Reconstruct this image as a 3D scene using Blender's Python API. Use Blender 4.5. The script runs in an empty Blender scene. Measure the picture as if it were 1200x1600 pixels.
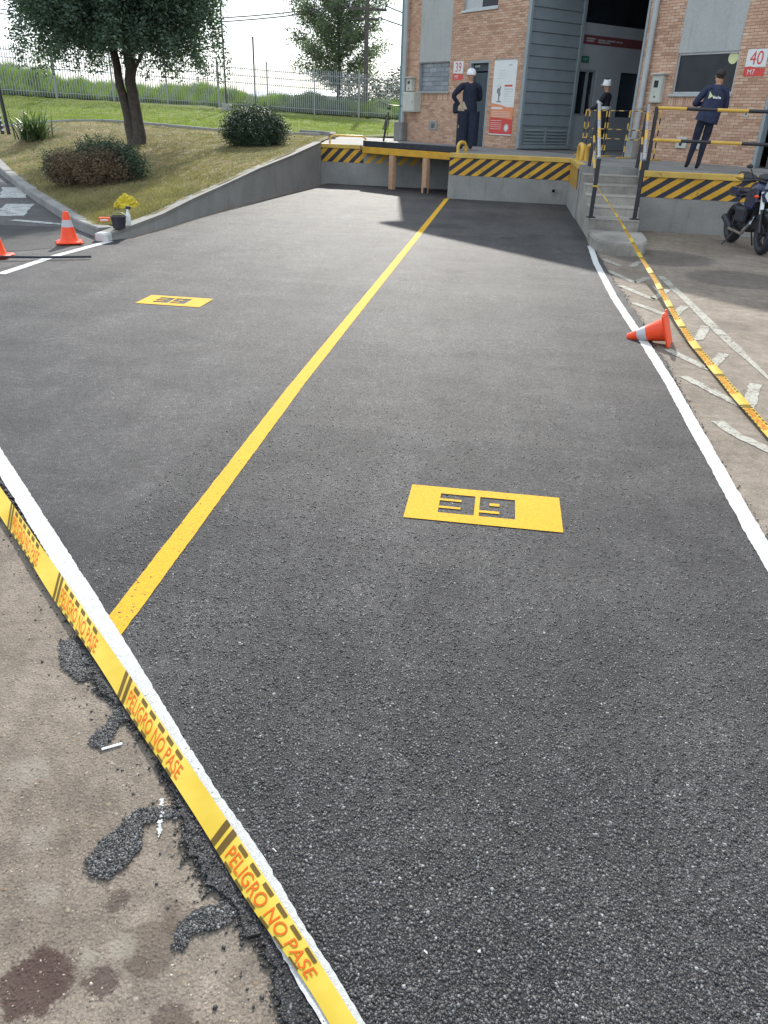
import bpy, bmesh, math, random
import numpy as np
from mathutils import Vector, Matrix
random.seed(7); RNG = np.random.default_rng(11)
SC = bpy.context.scene
COL = SC.collection
R = math.radians

# ------------------------------------------------------------------ camera
cam_d = bpy.data.cameras.new('camera'); cam = bpy.data.objects.new('camera', cam_d); COL.objects.link(cam)
SC.camera = cam
YAW, PITCH, ROLL = R(-7.6096), R(27.3123), R(2.0045)
_fw = Vector((math.sin(YAW)*math.cos(PITCH), math.cos(YAW)*math.cos(PITCH), -math.sin(PITCH)))
_r = Vector((math.cos(YAW), -math.sin(YAW), 0)); _u = _r.cross(_fw)
_cr, _sr = math.cos(ROLL), math.sin(ROLL)
_R2 = _r*_cr + _u*_sr; _U2 = _u*_cr - _r*_sr
m = Matrix((_R2, _U2, -_fw)).transposed().to_4x4(); m.translation = Vector((0, 0, 1.7))
cam.matrix_world = m
cam_d.sensor_fit = 'VERTICAL'; cam_d.sensor_height = 24; cam_d.sensor_width = 18; cam_d.lens = 18.0
cam_d.clip_start = 0.05; cam_d.clip_end = 3000
SC.render.resolution_x = 768; SC.render.resolution_y = 1024

# ------------------------------------------------------------------ light
SUN_EL, SUN_AZ = R(31), R(-8)
w = bpy.data.worlds.new('World'); SC.world = w; w.use_nodes = True
wn = w.node_tree; bg = wn.nodes['Background']
sky = wn.nodes.new('ShaderNodeTexSky'); sky.sky_type = 'NISHITA'; sky.sun_disc = False
sky.sun_elevation = SUN_EL; sky.sun_rotation = SUN_AZ
sky.altitude = 300; sky.air_density = 1.0; sky.dust_density = 1.0; sky.ozone_density = 1.0
hzm = wn.nodes.new('ShaderNodeMix'); hzm.data_type = 'RGBA'; hzm.inputs[0].default_value = .8     # thin even white overcast veil over the blue
wn.links.new(sky.outputs[0], hzm.inputs[6]); hzm.inputs[7].default_value = (5.7, 6.35, 7.0, 1)
wn.links.new(hzm.outputs[2], bg.inputs[0]); bg.inputs[1].default_value = 0.125
sl = bpy.data.lights.new('sun', 'SUN'); sun = bpy.data.objects.new('sun', sl); COL.objects.link(sun)
sl.energy = 3.1; sl.angle = R(0.6); sl.color = (1.0, 0.95, 0.87)
sd = Vector((math.sin(SUN_AZ)*math.cos(SUN_EL), math.cos(SUN_AZ)*math.cos(SUN_EL), math.sin(SUN_EL)))
sun.rotation_euler = (-sd).to_track_quat('-Z', 'Y').to_euler(); sun.location = (0, 0, 30)
SC.view_settings.view_transform = 'Standard'; SC.view_settings.look = 'None'
SC.view_settings.exposure = 0.9; SC.view_settings.gamma = 1.0
SC.view_settings.use_curve_mapping = False

# ------------------------------------------------------------------ material helpers
class NT:
    def __init__(s, name):
        s.m = bpy.data.materials.new(name); s.m.use_nodes = True; s.t = s.m.node_tree
        s.b = s.t.nodes['Principled BSDF']; s.L = s.t.links
        s.co = s.t.nodes.new('ShaderNodeTexCoord').outputs['Object']
    def n(s, ty, **k):
        q = s.t.nodes.new(ty)
        for a, b in k.items(): setattr(q, a, b)
        return q
    def set(s, sock, v):
        if isinstance(v, bpy.types.NodeSocket): s.L.new(v, sock)
        else:
            if hasattr(sock, 'default_value') and hasattr(sock.default_value, '__len__') and len(sock.default_value) == 4 and len(v) == 3: v = (*v, 1)
            sock.default_value = v
    def noise(s, scale, detail=4, rough=.55, co=None, col=False):
        q = s.n('ShaderNodeTexNoise'); s.set(q.inputs['Vector'], co if co is not None else s.co)
        q.inputs['Scale'].default_value = scale; q.inputs['Detail'].default_value = detail; q.inputs['Roughness'].default_value = rough
        return q.outputs['Color' if col else 'Fac']
    def vor(s, scale, out='Distance', feature='F1', co=None, rnd=1):
        q = s.n('ShaderNodeTexVoronoi', feature=feature); s.set(q.inputs['Vector'], co if co is not None else s.co)
        q.inputs['Scale'].default_value = scale; q.inputs['Randomness'].default_value = rnd
        return q.outputs[out]
    def math(s, op, a, b=0.0, c=None, clamp=False):
        q = s.n('ShaderNodeMath', operation=op, use_clamp=clamp); s.set(q.inputs[0], a); s.set(q.inputs[1], b)
        if c is not None: s.set(q.inputs[2], c)
        return q.outputs[0]
    def ramp(s, f, stops, interp='LINEAR'):
        q = s.n('ShaderNodeValToRGB'); s.set(q.inputs[0], f); cr = q.color_ramp; cr.interpolation = interp
        while len(cr.elements) < len(stops): cr.elements.new(.5)
        for e, (p, c) in zip(cr.elements, stops):
            e.position = p
            if not hasattr(c, '__len__'): c = (c, c, c)
            e.color = (*c, 1)
        return q.outputs[0]
    def mix(s, f, a, b, mode='MIX'):
        q = s.n('ShaderNodeMix', data_type='RGBA', blend_type=mode); s.set(q.inputs[0], f); s.set(q.inputs[6], a); s.set(q.inputs[7], b)
        return q.outputs[2]
    def sep(s, c):
        q = s.n('ShaderNodeSeparateColor'); s.set(q.inputs[0], c); return q.outputs
    def bump(s, h, dist, strength=1.0, prev=None):
        q = s.n('ShaderNodeBump'); s.set(q.inputs['Height'], h); q.inputs['Distance'].default_value = dist; q.inputs['Strength'].default_value = strength
        if prev is not None: s.set(q.inputs['Normal'], prev)
        return q.outputs[0]
    def out(s, color=None, rough=None, normal=None, metal=None, spec=None, **k):
        for nm, v in (('Base Color', color), ('Roughness', rough), ('Normal', normal), ('Metallic', metal), ('Specular IOR Level', spec)):
            if v is not None: s.set(s.b.inputs[nm], v)
        for a, v in k.items(): s.set(s.b.inputs[a.replace('_', ' ')], v)
        return s.m

def simple(name, c, rough=.6, var=.15, scale=6, bump=0.0, bscale=40, metal=0.0, spec=.5, **k):
    t = NT(name); c = np.array(c)
    f = t.noise(scale, 5, .6)
    col = t.ramp(f, [(.3, tuple(c*(1-var))), (.7, tuple(np.clip(c*(1+var), 0, 1)))])
    nrm = t.bump(t.noise(bscale, 3), bump) if bump else None
    rg = t.ramp(t.noise(scale*2.3, 3), [(.3, max(0, rough-.08)), (.7, min(1, rough+.08))])
    return t.out(col, rg, nrm, metal, spec, **k)

MT = {}
def asphalt_new(name='fresh_asphalt', dark=1.0):
    t = NT(name); S1, S2 = 125, 260
    r = t.sep(t.vor(S1, 'Color'))[0]; r2 = t.sep(t.vor(S2, 'Color'))[1]; e1 = t.vor(S1, feature='DISTANCE_TO_EDGE'); e2 = t.vor(S2, feature='DISTANCE_TO_EDGE')
    c = t.ramp(r, [(0, .016*dark), (.5, .036*dark), (.85, .068*dark), (.96, .12*dark), (1, .26*dark)])
    c = t.mix(.5, c, t.ramp(r2, [(0, .014*dark), (.6, .05*dark), (.93, .095*dark), (1, .28*dark)]))
    big = t.noise(.55, 5, .62); mid = t.noise(3.2, 5, .65)
    c = t.mix(1.0, c, t.ramp(big, [(.34, (.58, .575, .64)), (.66, (1.46, 1.43, 1.44))]), 'MULTIPLY')
    c = t.mix(1.0, c, t.ramp(mid, [(.32, (.66, .66, .69)), (.68, (1.34, 1.32, 1.32))]), 'MULTIPLY')
    mp = t.n('ShaderNodeMapping'); t.set(mp.inputs[0], t.co); mp.inputs['Scale'].default_value = (.25, 1.6, 1); mp.inputs['Rotation'].default_value = (0, 0, .25)
    st = t.noise(1.3, 5, .6, co=mp.outputs[0])
    mp2 = t.n('ShaderNodeMapping'); t.set(mp2.inputs[0], t.co); mp2.inputs['Scale'].default_value = (1.5, .10, 1); mp2.inputs['Rotation'].default_value = (0, 0, -.06)
    c = t.mix(1.0, c, t.ramp(t.noise(1.4, 4, .6, co=mp2.outputs[0]), [(.36, (.74, .74, .76)), (.64, (1.28, 1.27, 1.26))]), 'MULTIPLY')   # roller passes
    if dark > 1: c = t.mix(t.ramp(st, [(.47, 0.0), (.70, .55)]), c, (.115, .11, .104))
    sp = t.n('ShaderNodeSeparateXYZ'); t.set(sp.inputs[0], t.co)
    if dark > 1: c = t.mix(t.math('MULTIPLY', t.ramp(t.noise(.9, 5, .6), [(.40, 0), (.62, .6)]), t.ramp(t.math('MULTIPLY', sp.outputs[1], .05), [(.3, 0), (.7, 1)])), c, (.12, .115, .105))   # paler towards the dock: dust plus far sheen put into the colour
    c = t.mix(1.0, c, t.ramp(e1, [(0.0, .22), (.14, .85), (.4, 1.25)]), 'MULTIPLY')
    c = t.mix(1.0, c, t.ramp(t.noise(26, 8, .82), [(.34, (.50, .50, .54)), (.5, (1, 1, 1.02)), (.66, (1.65, 1.63, 1.62))]), 'MULTIPLY')
    c = t.mix(t.ramp(t.noise(75, 3, .6), [(.66, 0), (.72, .8)]), c, (.010, .010, .011))
    h = t.math('ADD', t.math('MULTIPLY', t.ramp(e1, [(0, 0.0), (.22, .7), (.5, 1.0)]), t.math('ADD', t.math('MULTIPLY', r, 1.1), .25)), t.math('MULTIPLY', t.ramp(e2, [(0, 0.0), (.2, 1.0)]), t.math('MULTIPLY', r2, .55)))
    h = t.math('ADD', h, t.math('MULTIPLY', t.noise(300, 3, .7), .35))
    nrm = t.bump(h, .0042, 1.0)
    rough = t.math('ADD', t.math('MULTIPLY', r2, .28), .52)
    return t.out(c, rough, nrm, spec=.36)
MT['asph'] = asphalt_new(dark=1.3); MT['asphs'] = asphalt_new('side_asphalt', 1.7); MT['asphd'] = asphalt_new('dark_asphalt', .55)

def old_asphalt():
    t = NT('old_asphalt')
    cell = t.vor(95, 'Color'); d = t.vor(95); r = t.sep(cell)[0]
    cb = t.vor(42, 'Color'); db = t.vor(42); rb = t.sep(cb)[1]
    base = t.ramp(t.noise(1.1, 6, .65), [(.28, (.155, .124, .096)), (.5, (.22, .182, .146)), (.72, (.285, .243, .20))])
    base = t.mix(1, base, t.ramp(t.noise(9, 8, .8), [(.32, .62), (.68, 1.38)]), 'MULTIPLY')
    base = t.mix(1, base, t.ramp(t.noise(150, 4, .8), [(.33, .55), (.67, 1.45)]), 'MULTIPLY')
    stone = t.ramp(r, [(0, (.10, .08, .07)), (.5, (.16, .13, .11)), (.9, (.26, .21, .17)), (1, (.40, .34, .27))])
    c = t.mix(t.math('MULTIPLY', t.ramp(d, [(.15, .85), (.4, 0)]), t.ramp(r, [(.55, 0), (.7, 1)])), base, stone)
    c = t.mix(t.math('MULTIPLY', t.ramp(db, [(.18, .9), (.3, 0)]), t.ramp(rb, [(.80, 0), (.86, 1)])), c, t.ramp(t.sep(cb)[0], [(0, (.20, .13, .08)), (.5, (.30, .24, .18)), (1, (.38, .34, .28))]))
    # pits
    c = t.mix(t.ramp(t.noise(60, 2, .5), [(.68, 0), (.74, .8)]), c, (.05, .042, .036))
    # oil and paint stains with their own outline: (x, y, radius, strength, colour)
    wob = t.math('MULTIPLY', t.math('SUBTRACT', t.noise(17, 8, .8), .5), .16)
    sp = t.n('ShaderNodeSeparateXYZ'); t.set(sp.inputs[0], t.co)
    for x, y, rad, k, col in ((-.845, .90, .085, .78, (.045, .018, .016)), (-.762, 1.117, .038, .62, (.05, .032, .026)), (-.714, .925, .045, .7, (.045, .024, .022)),
                              (-.637, 1.02, .075, .5, (.06, .04, .028)), (-.521, .865, .05, .6, (.05, .028, .024)), (-.60, 1.10, .05, .42, (.07, .045, .03)), (-.95, 1.0, .05, .3, (.07, .05, .04)),
                              (2.2, 7.8, .3, .3, (.06, .05, .045)), (1.9, 4.2, .25, .25, (.07, .055, .045)), (3.0, 10.5, .7, .45, (.05, .045, .042)), (2.3, 12.0, .8, .5, (.05, .047, .045)), (-2.2, 1.9, .3, .35, (.07, .05, .04)),
                              (-.70, 1.0, .035, -.5, (.34, .31, .25)), (-.76, .97, .03, -.5, (.34, .31, .25)), (-1.05, 1.25, .05, -.3, (.32, .29, .25)), (-1.2, 1.45, .07, -.3, (.32, .29, .25)), (-.95, 1.1, .04, -.35, (.32, .29, .25))):
        dx = t.math('SUBTRACT', sp.outputs[0], x); dy = t.math('SUBTRACT', sp.outputs[1], y)
        dd = t.math('ADD', t.math('SQRT', t.math('ADD', t.math('MULTIPLY', dx, dx), t.math('MULTIPLY', dy, dy))), wob)
        f = t.math('MULTIPLY', t.math('SUBTRACT', rad, dd), 70.0 if rad < .2 else 8.0, clamp=True)
        c = t.mix(t.math('MULTIPLY', f, abs(k)), c, col)
    h = t.math('ADD', t.ramp(d, [(.1, 1.0), (.5, 0.0)]), t.math('MULTIPLY', t.ramp(db, [(.1, 1.0), (.3, 0.0)]), t.ramp(rb, [(.8, 0), (.86, 1.2)])))
    nrm = t.bump(h, .0028, .9); nrm = t.bump(t.noise(120, 6, .8), .005, 1.0, nrm)
    return t.out(c, .82, nrm, spec=.3)
MT['old'] = old_asphalt()

def paint(name, c, wear=.02, worn=False, dark=(.05, .045, .042)):
    t = NT(name)
    d = t.math('SUBTRACT', 1.0, t.ramp(t.vor(105, feature='DISTANCE_TO_EDGE'), [(0, 0), (.16, .8), (.5, 1)])); r = t.sep(t.vor(105, 'Color'))[0]; fine = t.noise(220, 3, .7)
    col = t.mix(t.ramp(t.noise(5, 4), [(.35, 0), (.7, .35)]), c, tuple(np.array(c)*.86))
    col = t.mix(1, col, t.ramp(t.noise(140, 4, .7), [(.3, .86), (.7, 1.08)]), 'MULTIPLY')
    if worn:
        f = t.math('ADD', t.noise(38, 5, .75), t.math('MULTIPLY', t.noise(4.5, 3), .45))
        col = t.mix(t.ramp(f, [(.60, 1.0), (.74, 0.0)]), col, dark)
        col = t.mix(t.ramp(t.noise(110, 3, .7), [(.42, .45), (.6, 0)]), col, dark)
    else:
        col = t.mix(1, col, t.ramp(t.noise(60, 6, .8), [(.35, .84), (.6, 1.06)]), 'MULTIPLY')
        col = t.mix(t.ramp(t.noise(90, 4, .7), [(.70, 0), (.76, .7)]), col, dark)
        col = t.mix(t.math('MULTIPLY', t.ramp(d, [(.7, 0), (.95, 1)]), t.ramp(r, [(1-wear*9, 0), (1, 1)])), col, dark)
    nrm = t.bump(t.noise(110, 6, .8), .005, .8); nrm = t.bump(fine, .001, .5, nrm)
    return t.out(col, .75, nrm, spec=.2)
MT['white_line'] = paint('white_road_paint', (.60, .61, .60), .03)
MT['yellow_line'] = paint('yellow_road_paint', (.70, .40, .022), .03)
MT['worn_white'] = paint('worn_white_road_paint', (.50, .49, .42), worn=True, dark=(.15, .125, .105))
MT['worn_gray'] = paint('worn_zebra_paint', (.60, .62, .60), worn=True, dark=(.07, .068, .066))

def concrete(name, c, stain=.35, joints=False):
    t = NT(name); c = np.array(c)
    col = t.ramp(t.noise(1.3, 6, .65), [(.3, tuple(c*(1-stain))), (.55, tuple(c)), (.75, tuple(c*(1+stain*.5)))])
    mp = t.n('ShaderNodeMapping'); t.set(mp.inputs[0], t.co); mp.inputs['Scale'].default_value = (5, 5, .5)
    col = t.mix(t.ramp(t.noise(1.8, 5, .7, co=mp.outputs[0]), [(.54, 0), (.8, .6)]), col, tuple(c*.45))
    col = t.mix(1, col, t.ramp(t.noise(45, 4, .7), [(.3, .86), (.7, 1.13)]), 'MULTIPLY')
    nrm = t.bump(t.noise(28, 5, .7), .004, .6)
    return t.out(col, .84, nrm, spec=.3)
MT['conc'] = concrete('grey_concrete', (.25, .245, .235))
MT['concw'] = concrete('painted_grey_wall', (.29, .285, .27), .22)
MT['concl'] = concrete('light_concrete', (.34, .34, .325), .2)
MT['concp'] = concrete('grey_render_panel', (.42, .43, .42), .10)
MT['cope'] = concrete('weathered_coping', (.23, .225, .205), .3)
MT['step'] = concrete('step_concrete', (.31, .29, .255), .5)

def brick_mat():
    t = NT('fired_clay_brick')
    oi = t.n('ShaderNodeObjectInfo').outputs['Random']; ge = t.n('ShaderNodeNewGeometry').outputs['Random Per Island']
    f = t.math('FRACT', t.math('ADD', oi, ge))
    c = t.ramp(f, [(0, (.40, .235, .165)), (.12, (.47, .285, .20)), (.4, (.53, .335, .235)), (.7, (.56, .365, .26)), (.9, (.61, .43, .32)), (1, (.48, .30, .215))])
    c = t.mix(1, c, t.ramp(t.noise(1.1, 5, .6), [(.3, .92), (.7, 1.20)]), 'MULTIPLY')
    c = t.mix(1, c, t.ramp(t.noise(70, 4, .7), [(.3, .82), (.7, 1.16)]), 'MULTIPLY')
    return t.out(c, .88, t.bump(t.noise(120, 4), .002, .7), spec=.25)
MT['brick'] = brick_mat()
MT['mortar'] = simple('mortar', (.50, .38, .29), .9, .2, 4, .003)

def stripe_paint(name, c, peel):
    t = NT(name); c = np.array(c)
    col = t.ramp(t.noise(3, 5, .6), [(.3, tuple(c*.75)), (.7, tuple(c*1.1))])
    col = t.mix(t.ramp(t.noise(9, 6, .75), [(.60, 0), (.66, peel)]), col, (.11, .10, .09))
    col = t.mix(t.ramp(t.noise(2.2, 6, .8), [(.66, 0), (.7, peel*.9)]), col, (.16, .13, .10))
    return t.out(col, .6, t.bump(t.noise(35, 4, .7), .002, .6), spec=.4)
MT['sy'] = stripe_paint('yellow_hazard_paint', (.66, .36, .035), .75)
MT['sb'] = stripe_paint('black_hazard_paint', (.032, .034, .05), .3)
MT['syc'] = stripe_paint('yellow_edge_paint', (.60, .40, .09), .6)
MT['rub'] = simple('black_rubber', (.022, .024, .032), .55, .3, 8, .001)
MT['steel_y'] = simple('yellow_enamel', (.62, .38, .06), .4, .15, 7)
MT['steel_k'] = simple('black_enamel', (.018, .020, .026), .35, .2, 7)
MT['steel_w'] = simple('sunlit_pale_steel', (.40, .42, .45), .3, .15, 10, metal=.3)  # whitish colour stands for sun reflecting off the handrail
MT['galv'] = simple('galvanised_steel', (.36, .38, .40), .45, .15, 6, metal=.35)
MT['pipe'] = simple('grey_pvc_pipe', (.40, .42, .43), .45, .12, 3)
MT['teal'] = simple('teal_trim', (.10, .20, .22), .5, .15, 3)
MT['box'] = simple('beige_cabinet', (.48, .49, .44), .5, .1, 4)
MT['lwhite'] = simple('white_sheet', (.72, .73, .72), .45, .05, 3)
MT['red'] = simple('red_sign', (.62, .06, .05), .45, .08, 4)
MT['orange'] = simple('orange_print', (.72, .26, .12), .5, .08, 4)
MT['grayprint'] = simple('grey_print', (.22, .22, .22), .6, .1, 20)
MT['lgrayprint'] = simple('pale_grey_print', (.46, .48, .48), .6, .1, 20)
MT['shut'] = simple('grey_blue_shutter', (.235, .27, .29), .5, .10, 2.2)
MT['shutd'] = simple('shutter_frame', (.28, .32, .34), .45, .10, 3)
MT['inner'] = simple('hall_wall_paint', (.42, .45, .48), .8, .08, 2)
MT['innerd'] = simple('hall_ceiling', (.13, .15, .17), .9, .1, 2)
MT['dark'] = simple('dark_glazing', (.018, .022, .028), .12, .3, 1.5, spec=.25)
MT['teald'] = simple('dark_teal_door', (.035, .055, .075), .5, .15, 3)
MT['wood'] = simple('raw_timber', (.52, .31, .19), .7, .15, 14)
MT['gbf'] = simple('glass_block_joint', (.46, .47, .46), .7, .08, 6)
MT['winf'] = simple('aluminium_frame', (.44, .46, .47), .35, .1, 8, metal=.4)
MT['green'] = simple('green_sign', (.02, .16, .09), .5, .1, 6)
MT['stick'] = simple('pale_yellow_sticker', (.62, .66, .34), .6, .08, 6)
MT['sred'] = simple('dull_red_band', (.21, .06, .065), .6, .1, 5)

def glassblock():
    t = NT('glass_block'); oi = t.n('ShaderNodeObjectInfo').outputs['Random']
    c = t.ramp(oi, [(0, (.13, .15, .19)), (1, (.24, .27, .31))])
    return t.out(c, .18, t.bump(t.noise(22, 2), .004, .8), spec=.6)
MT['gb'] = glassblock()
t = NT('traffic_cone_orange'); MT['cone'] = t.out(t.ramp(t.noise(9, 4), [(.3, (.80, .06, .012)), (.7, (.90, .085, .02))]), .42, None, spec=.4, Subsurface_Weight=.0)
MT['refl'] = simple('grey_reflective_sleeve', (.46, .45, .47), .4, .08, 30)

def leafm(name, a, b, tr=.35, rough=.55):
    t = NT(name); ge = t.n('ShaderNodeNewGeometry').outputs['Random Per Island']
    c = t.ramp(ge, [(0, a), (1, b)])
    c = t.mix(1, c, t.ramp(t.noise(.9, 3), [(.3, .75), (.7, 1.2)]), 'MULTIPLY')
    t.out(c, rough, spec=.3)
    tl = t.n('ShaderNodeBsdfTranslucent'); t.set(tl.inputs[0], t.mix(1, c, (1.3, 1.5, .6), 'MULTIPLY'))
    mx = t.n('ShaderNodeMixShader'); mx.inputs[0].default_value = tr
    t.L.new(t.b.outputs[0], mx.inputs[1]); t.L.new(tl.outputs[0], mx.inputs[2])
    t.L.new(mx.outputs[0], t.t.nodes['Material Output'].inputs[0])
    return t.m
MT['leaf'] = leafm('tree_leaf', (.05, .095, .07), (.12, .17, .125), .28)
MT['leafpale'] = leafm('pale_leaf', (.10, .13, .10), (.20, .24, .19), .4)
MT['leafdk'] = leafm('dark_shrub_leaf', (.03, .055, .04), (.075, .11, .065), .15)
MT['leafbr'] = leafm('dry_shrub_leaf', (.11, .075, .05), (.19, .13, .085), .15)
MT['blade'] = leafm('lawn_blade', (.14, .135, .06), (.34, .28, .16), .3)
MT['bladeg'] = leafm('fresh_blade', (.14, .18, .05), (.26, .31, .09), .4)
MT['tall'] = leafm('tall_grass_blade', (.09, .15, .06), (.22, .28, .11), .45)
MT['agave'] = leafm('strap_leaf', (.04, .075, .035), (.11, .16, .07), .2, .4)
MT['bark'] = simple('bark', (.075, .06, .05), .9, .35, 9, .02, 22)
MT['petal'] = simple('white_petal', (.7, .7, .7), .6, .05, 5)

def lawn_mat(name, green):
    t = NT(name)
    g = (.15, .18, .05) if green else (.14, .135, .06); dry = (.28, .23, .13) if not green else (.16, .18, .06)
    c = t.mix(t.ramp(t.noise(.7, 6, .7), [(.38, 0), (.64, 1)]), g, dry)
    if not green: c = t.mix(t.ramp(t.noise(1.3, 6, .7), [(.50, 0), (.66, .85)]), c, (.30, .20, .12))
    c = t.mix(1, c, t.ramp(t.noise(35, 5, .75), [(.3, .6), (.7, 1.35)]), 'MULTIPLY')
    return t.out(c, .9, t.bump(t.noise(60, 5, .8), .03, .8), spec=.15)
MT['lawn'] = lawn_mat('dry_lawn', False); MT['lawng'] = lawn_mat('green_lawn', True)
MT['ground'] = simple('dusty_ground', (.13, .12, .09), .9, .25, .15)

# ------------------------------------------------------------------ mesh helpers
class MB:
    def __init__(s): s.v = []; s.f = []; s.mi = []
    def add(s, vs, fs, mi=0):
        o = len(s.v); s.v += [tuple(x) for x in vs]; s.f += [tuple(i+o for i in f) for f in fs]; s.mi += [mi]*len(fs); return s
    def box(s, x0, x1, y0, y1, z0, z1, mi=0, mat=None, bev=0):
        if bev:
            b = min(bev, abs(x1-x0)*.45, abs(y1-y0)*.45, abs(z1-z0)*.45)
            vs = []
            for (x, sx) in ((x0, 1), (x1, -1)):
                for (y, sy) in ((y0, 1), (y1, -1)):
                    for (z, sz) in ((z0, 1), (z1, -1)):
                        vs += [(x, y+sy*b, z+sz*b), (x+sx*b, y, z+sz*b), (x+sx*b, y+sy*b, z)]
            bm = bmesh.new(); q = [bm.verts.new(v) for v in vs]; r = bmesh.ops.convex_hull(bm, input=q)
            bm.verts.index_update(); vs = [v.co.copy() for v in bm.verts]; fs = [[v.index for v in f.verts] for f in bm.faces]; bm.free()
        else:
            vs = [(x, y, z) for x in (x0, x1) for y in (y0, y1) for z in (z0, z1)]
            fs = [(0, 1, 3, 2), (4, 6, 7, 5), (0, 4, 5, 1), (2, 3, 7, 6), (0, 2, 6, 4), (1, 5, 7, 3)]
        if mat is not None: vs = [mat @ Vector(v) for v in vs]
        return s.add(vs, fs, mi)
    def tube(s, pts, r, seg=8, mi=0, cap=True):
        pts = [Vector(p) for p in pts]; n = len(pts); rs = r if hasattr(r, '__len__') else [r]*n
        vs = []; up = None
        for i, p in enumerate(pts):
            d = (pts[min(i+1, n-1)]-pts[max(i-1, 0)]).normalized()
            if up is None: up = Vector((0, 0, 1)) if abs(d.z) < .9 else Vector((1, 0, 0))
            a = d.cross(up).normalized(); b = a.cross(d).normalized(); up = b
            for k in range(seg):
                th = 2*math.pi*k/seg; vs.append(p + (a*math.cos(th)+b*math.sin(th))*rs[i])
        fs = [(i*seg+k, i*seg+(k+1) % seg, (i+1)*seg+(k+1) % seg, (i+1)*seg+k) for i in range(n-1) for k in range(seg)]
        if cap: fs += [tuple(range(seg))[::-1], tuple((n-1)*seg+k for k in range(seg))]
        return s.add(vs, fs, mi)
    def lathe(s, prof, seg=24, mi=0, mat=None):
        vs = [(r*math.cos(2*math.pi*k/seg), r*math.sin(2*math.pi*k/seg), z) for r, z in prof for k in range(seg)]
        fs = [(i*seg+k, i*seg+(k+1) % seg, (i+1)*seg+(k+1) % seg, (i+1)*seg+k) for i in range(len(prof)-1) for k in range(seg)]
        fs += [tuple(range(seg))[::-1], tuple((len(prof)-1)*seg+k for k in range(seg))]
        if mat is not None: vs = [mat @ Vector(v) for v in vs]
        return s.add(vs, fs, mi)
    def prism(s, poly, z0, z1, mi=0, mat=None):
        n = len(poly); vs = [(x, y, z0) for x, y in poly]+[(x, y, z1) for x, y in poly]
        fs = [tuple(range(n))[::-1], tuple(range(n, 2*n))]+[(i, (i+1) % n, n+(i+1) % n, n+i) for i in range(n)]
        if mat is not None: vs = [mat @ Vector(v) for v in vs]
        return s.add(vs, fs, mi)
    def ball(s, c, r, seg=12, rings=8, mi=0, mat=None):
        r = r if hasattr(r, '__len__') else (r, r, r); vs = []; fs = []
        for i in range(rings+1):
            ph = math.pi*i/rings
            for k in range(seg):
                th = 2*math.pi*k/seg; v = Vector((math.sin(ph)*math.cos(th)*r[0], math.sin(ph)*math.sin(th)*r[1], math.cos(ph)*r[2]))
                if mat is not None: v = mat @ v
                vs.append(v+Vector(c))
        for i in range(rings):
            for k in range(seg): fs.append((i*seg+k, (i+1)*seg+k, (i+1)*seg+(k+1) % seg, i*seg+(k+1) % seg))
        return s.add(vs, fs, mi)
    def torus(s, c, R_, r, axis='Y', seg=28, ts=8, mi=0, sx=1.0):
        vs = []
        for i in range(seg):
            a = 2*math.pi*i/seg
            for j in range(ts):
                b = 2*math.pi*j/ts; rr = R_+r*math.cos(b); h = r*sx*math.sin(b)
                p = {'Y': (rr*math.cos(a), h, rr*math.sin(a)), 'X': (h, rr*math.cos(a), rr*math.sin(a)), 'Z': (rr*math.cos(a), rr*math.sin(a), h)}[axis]
                vs.append(Vector(p)+Vector(c))
        fs = [(i*ts+j, ((i+1) % seg)*ts+j, ((i+1) % seg)*ts+(j+1) % ts, i*ts+(j+1) % ts) for i in range(seg) for j in range(ts)]
        return s.add(vs, fs, mi)
    def mesh(s, name, mats, smooth=False, off=None):
        me = bpy.data.meshes.new(name)
        vs = s.v if off is None else [(a-off[0], b-off[1], c-off[2]) for a, b, c in s.v]
        me.from_pydata(vs, [], s.f); mats = mats if isinstance(mats, (list, tuple)) else [mats]
        for q in mats: me.materials.append(MT[q] if isinstance(q, str) else q)
        me.polygons.foreach_set('material_index', s.mi)
        bm = bmesh.new(); bm.from_mesh(me); bmesh.ops.recalc_face_normals(bm, faces=bm.faces); bm.to_mesh(me); bm.free()
        if smooth:
            me.polygons.foreach_set('use_smooth', [True]*len(me.polygons)); 
            try: me.set_sharp_from_angle(angle=R(40))
            except Exception: pass
        me.update(); return me
    def build(s, name, mats, parent=None, smooth=False, world=False):
        off = parent.location if (world and parent is not None) else None
        o = bpy.data.objects.new(name, s.mesh(name, mats, smooth, off)); COL.objects.link(o)
        if parent is not None: o.parent = parent
        return o

def tag(o, label, cat, group=None, kind=None):
    o['label'] = label; o['category'] = cat
    if group: o['group'] = group
    if kind: o['kind'] = kind
    return o
def struct(o): o['kind'] = 'structure'; return o
def thing(name, label, cat, loc=(0, 0, 0), rz=0, group=None):
    o = bpy.data.objects.new(name, None); COL.objects.link(o); o.empty_display_size = .1
    o.location = loc; o.rotation_euler = (0, 0, rz); return tag(o, label, cat, group)
def inst(name, me, parent, loc=(0, 0, 0), rot=(0, 0, 0), scale=(1, 1, 1)):
    o = bpy.data.objects.new(name, me); COL.objects.link(o); o.parent = parent
    o.location = loc; o.rotation_euler = rot; o.scale = scale; return o
def dup(root, loc, rz, label):
    r = root.copy(); COL.objects.link(r); r.location = loc; r.rotation_euler = (0, 0, rz); r['label'] = label
    for ch in list(root.children):
        c = ch.copy(); COL.objects.link(c); c.parent = r
        for g in list(ch.children):
            d = g.copy(); COL.objects.link(d); d.parent = c
    return r
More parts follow.
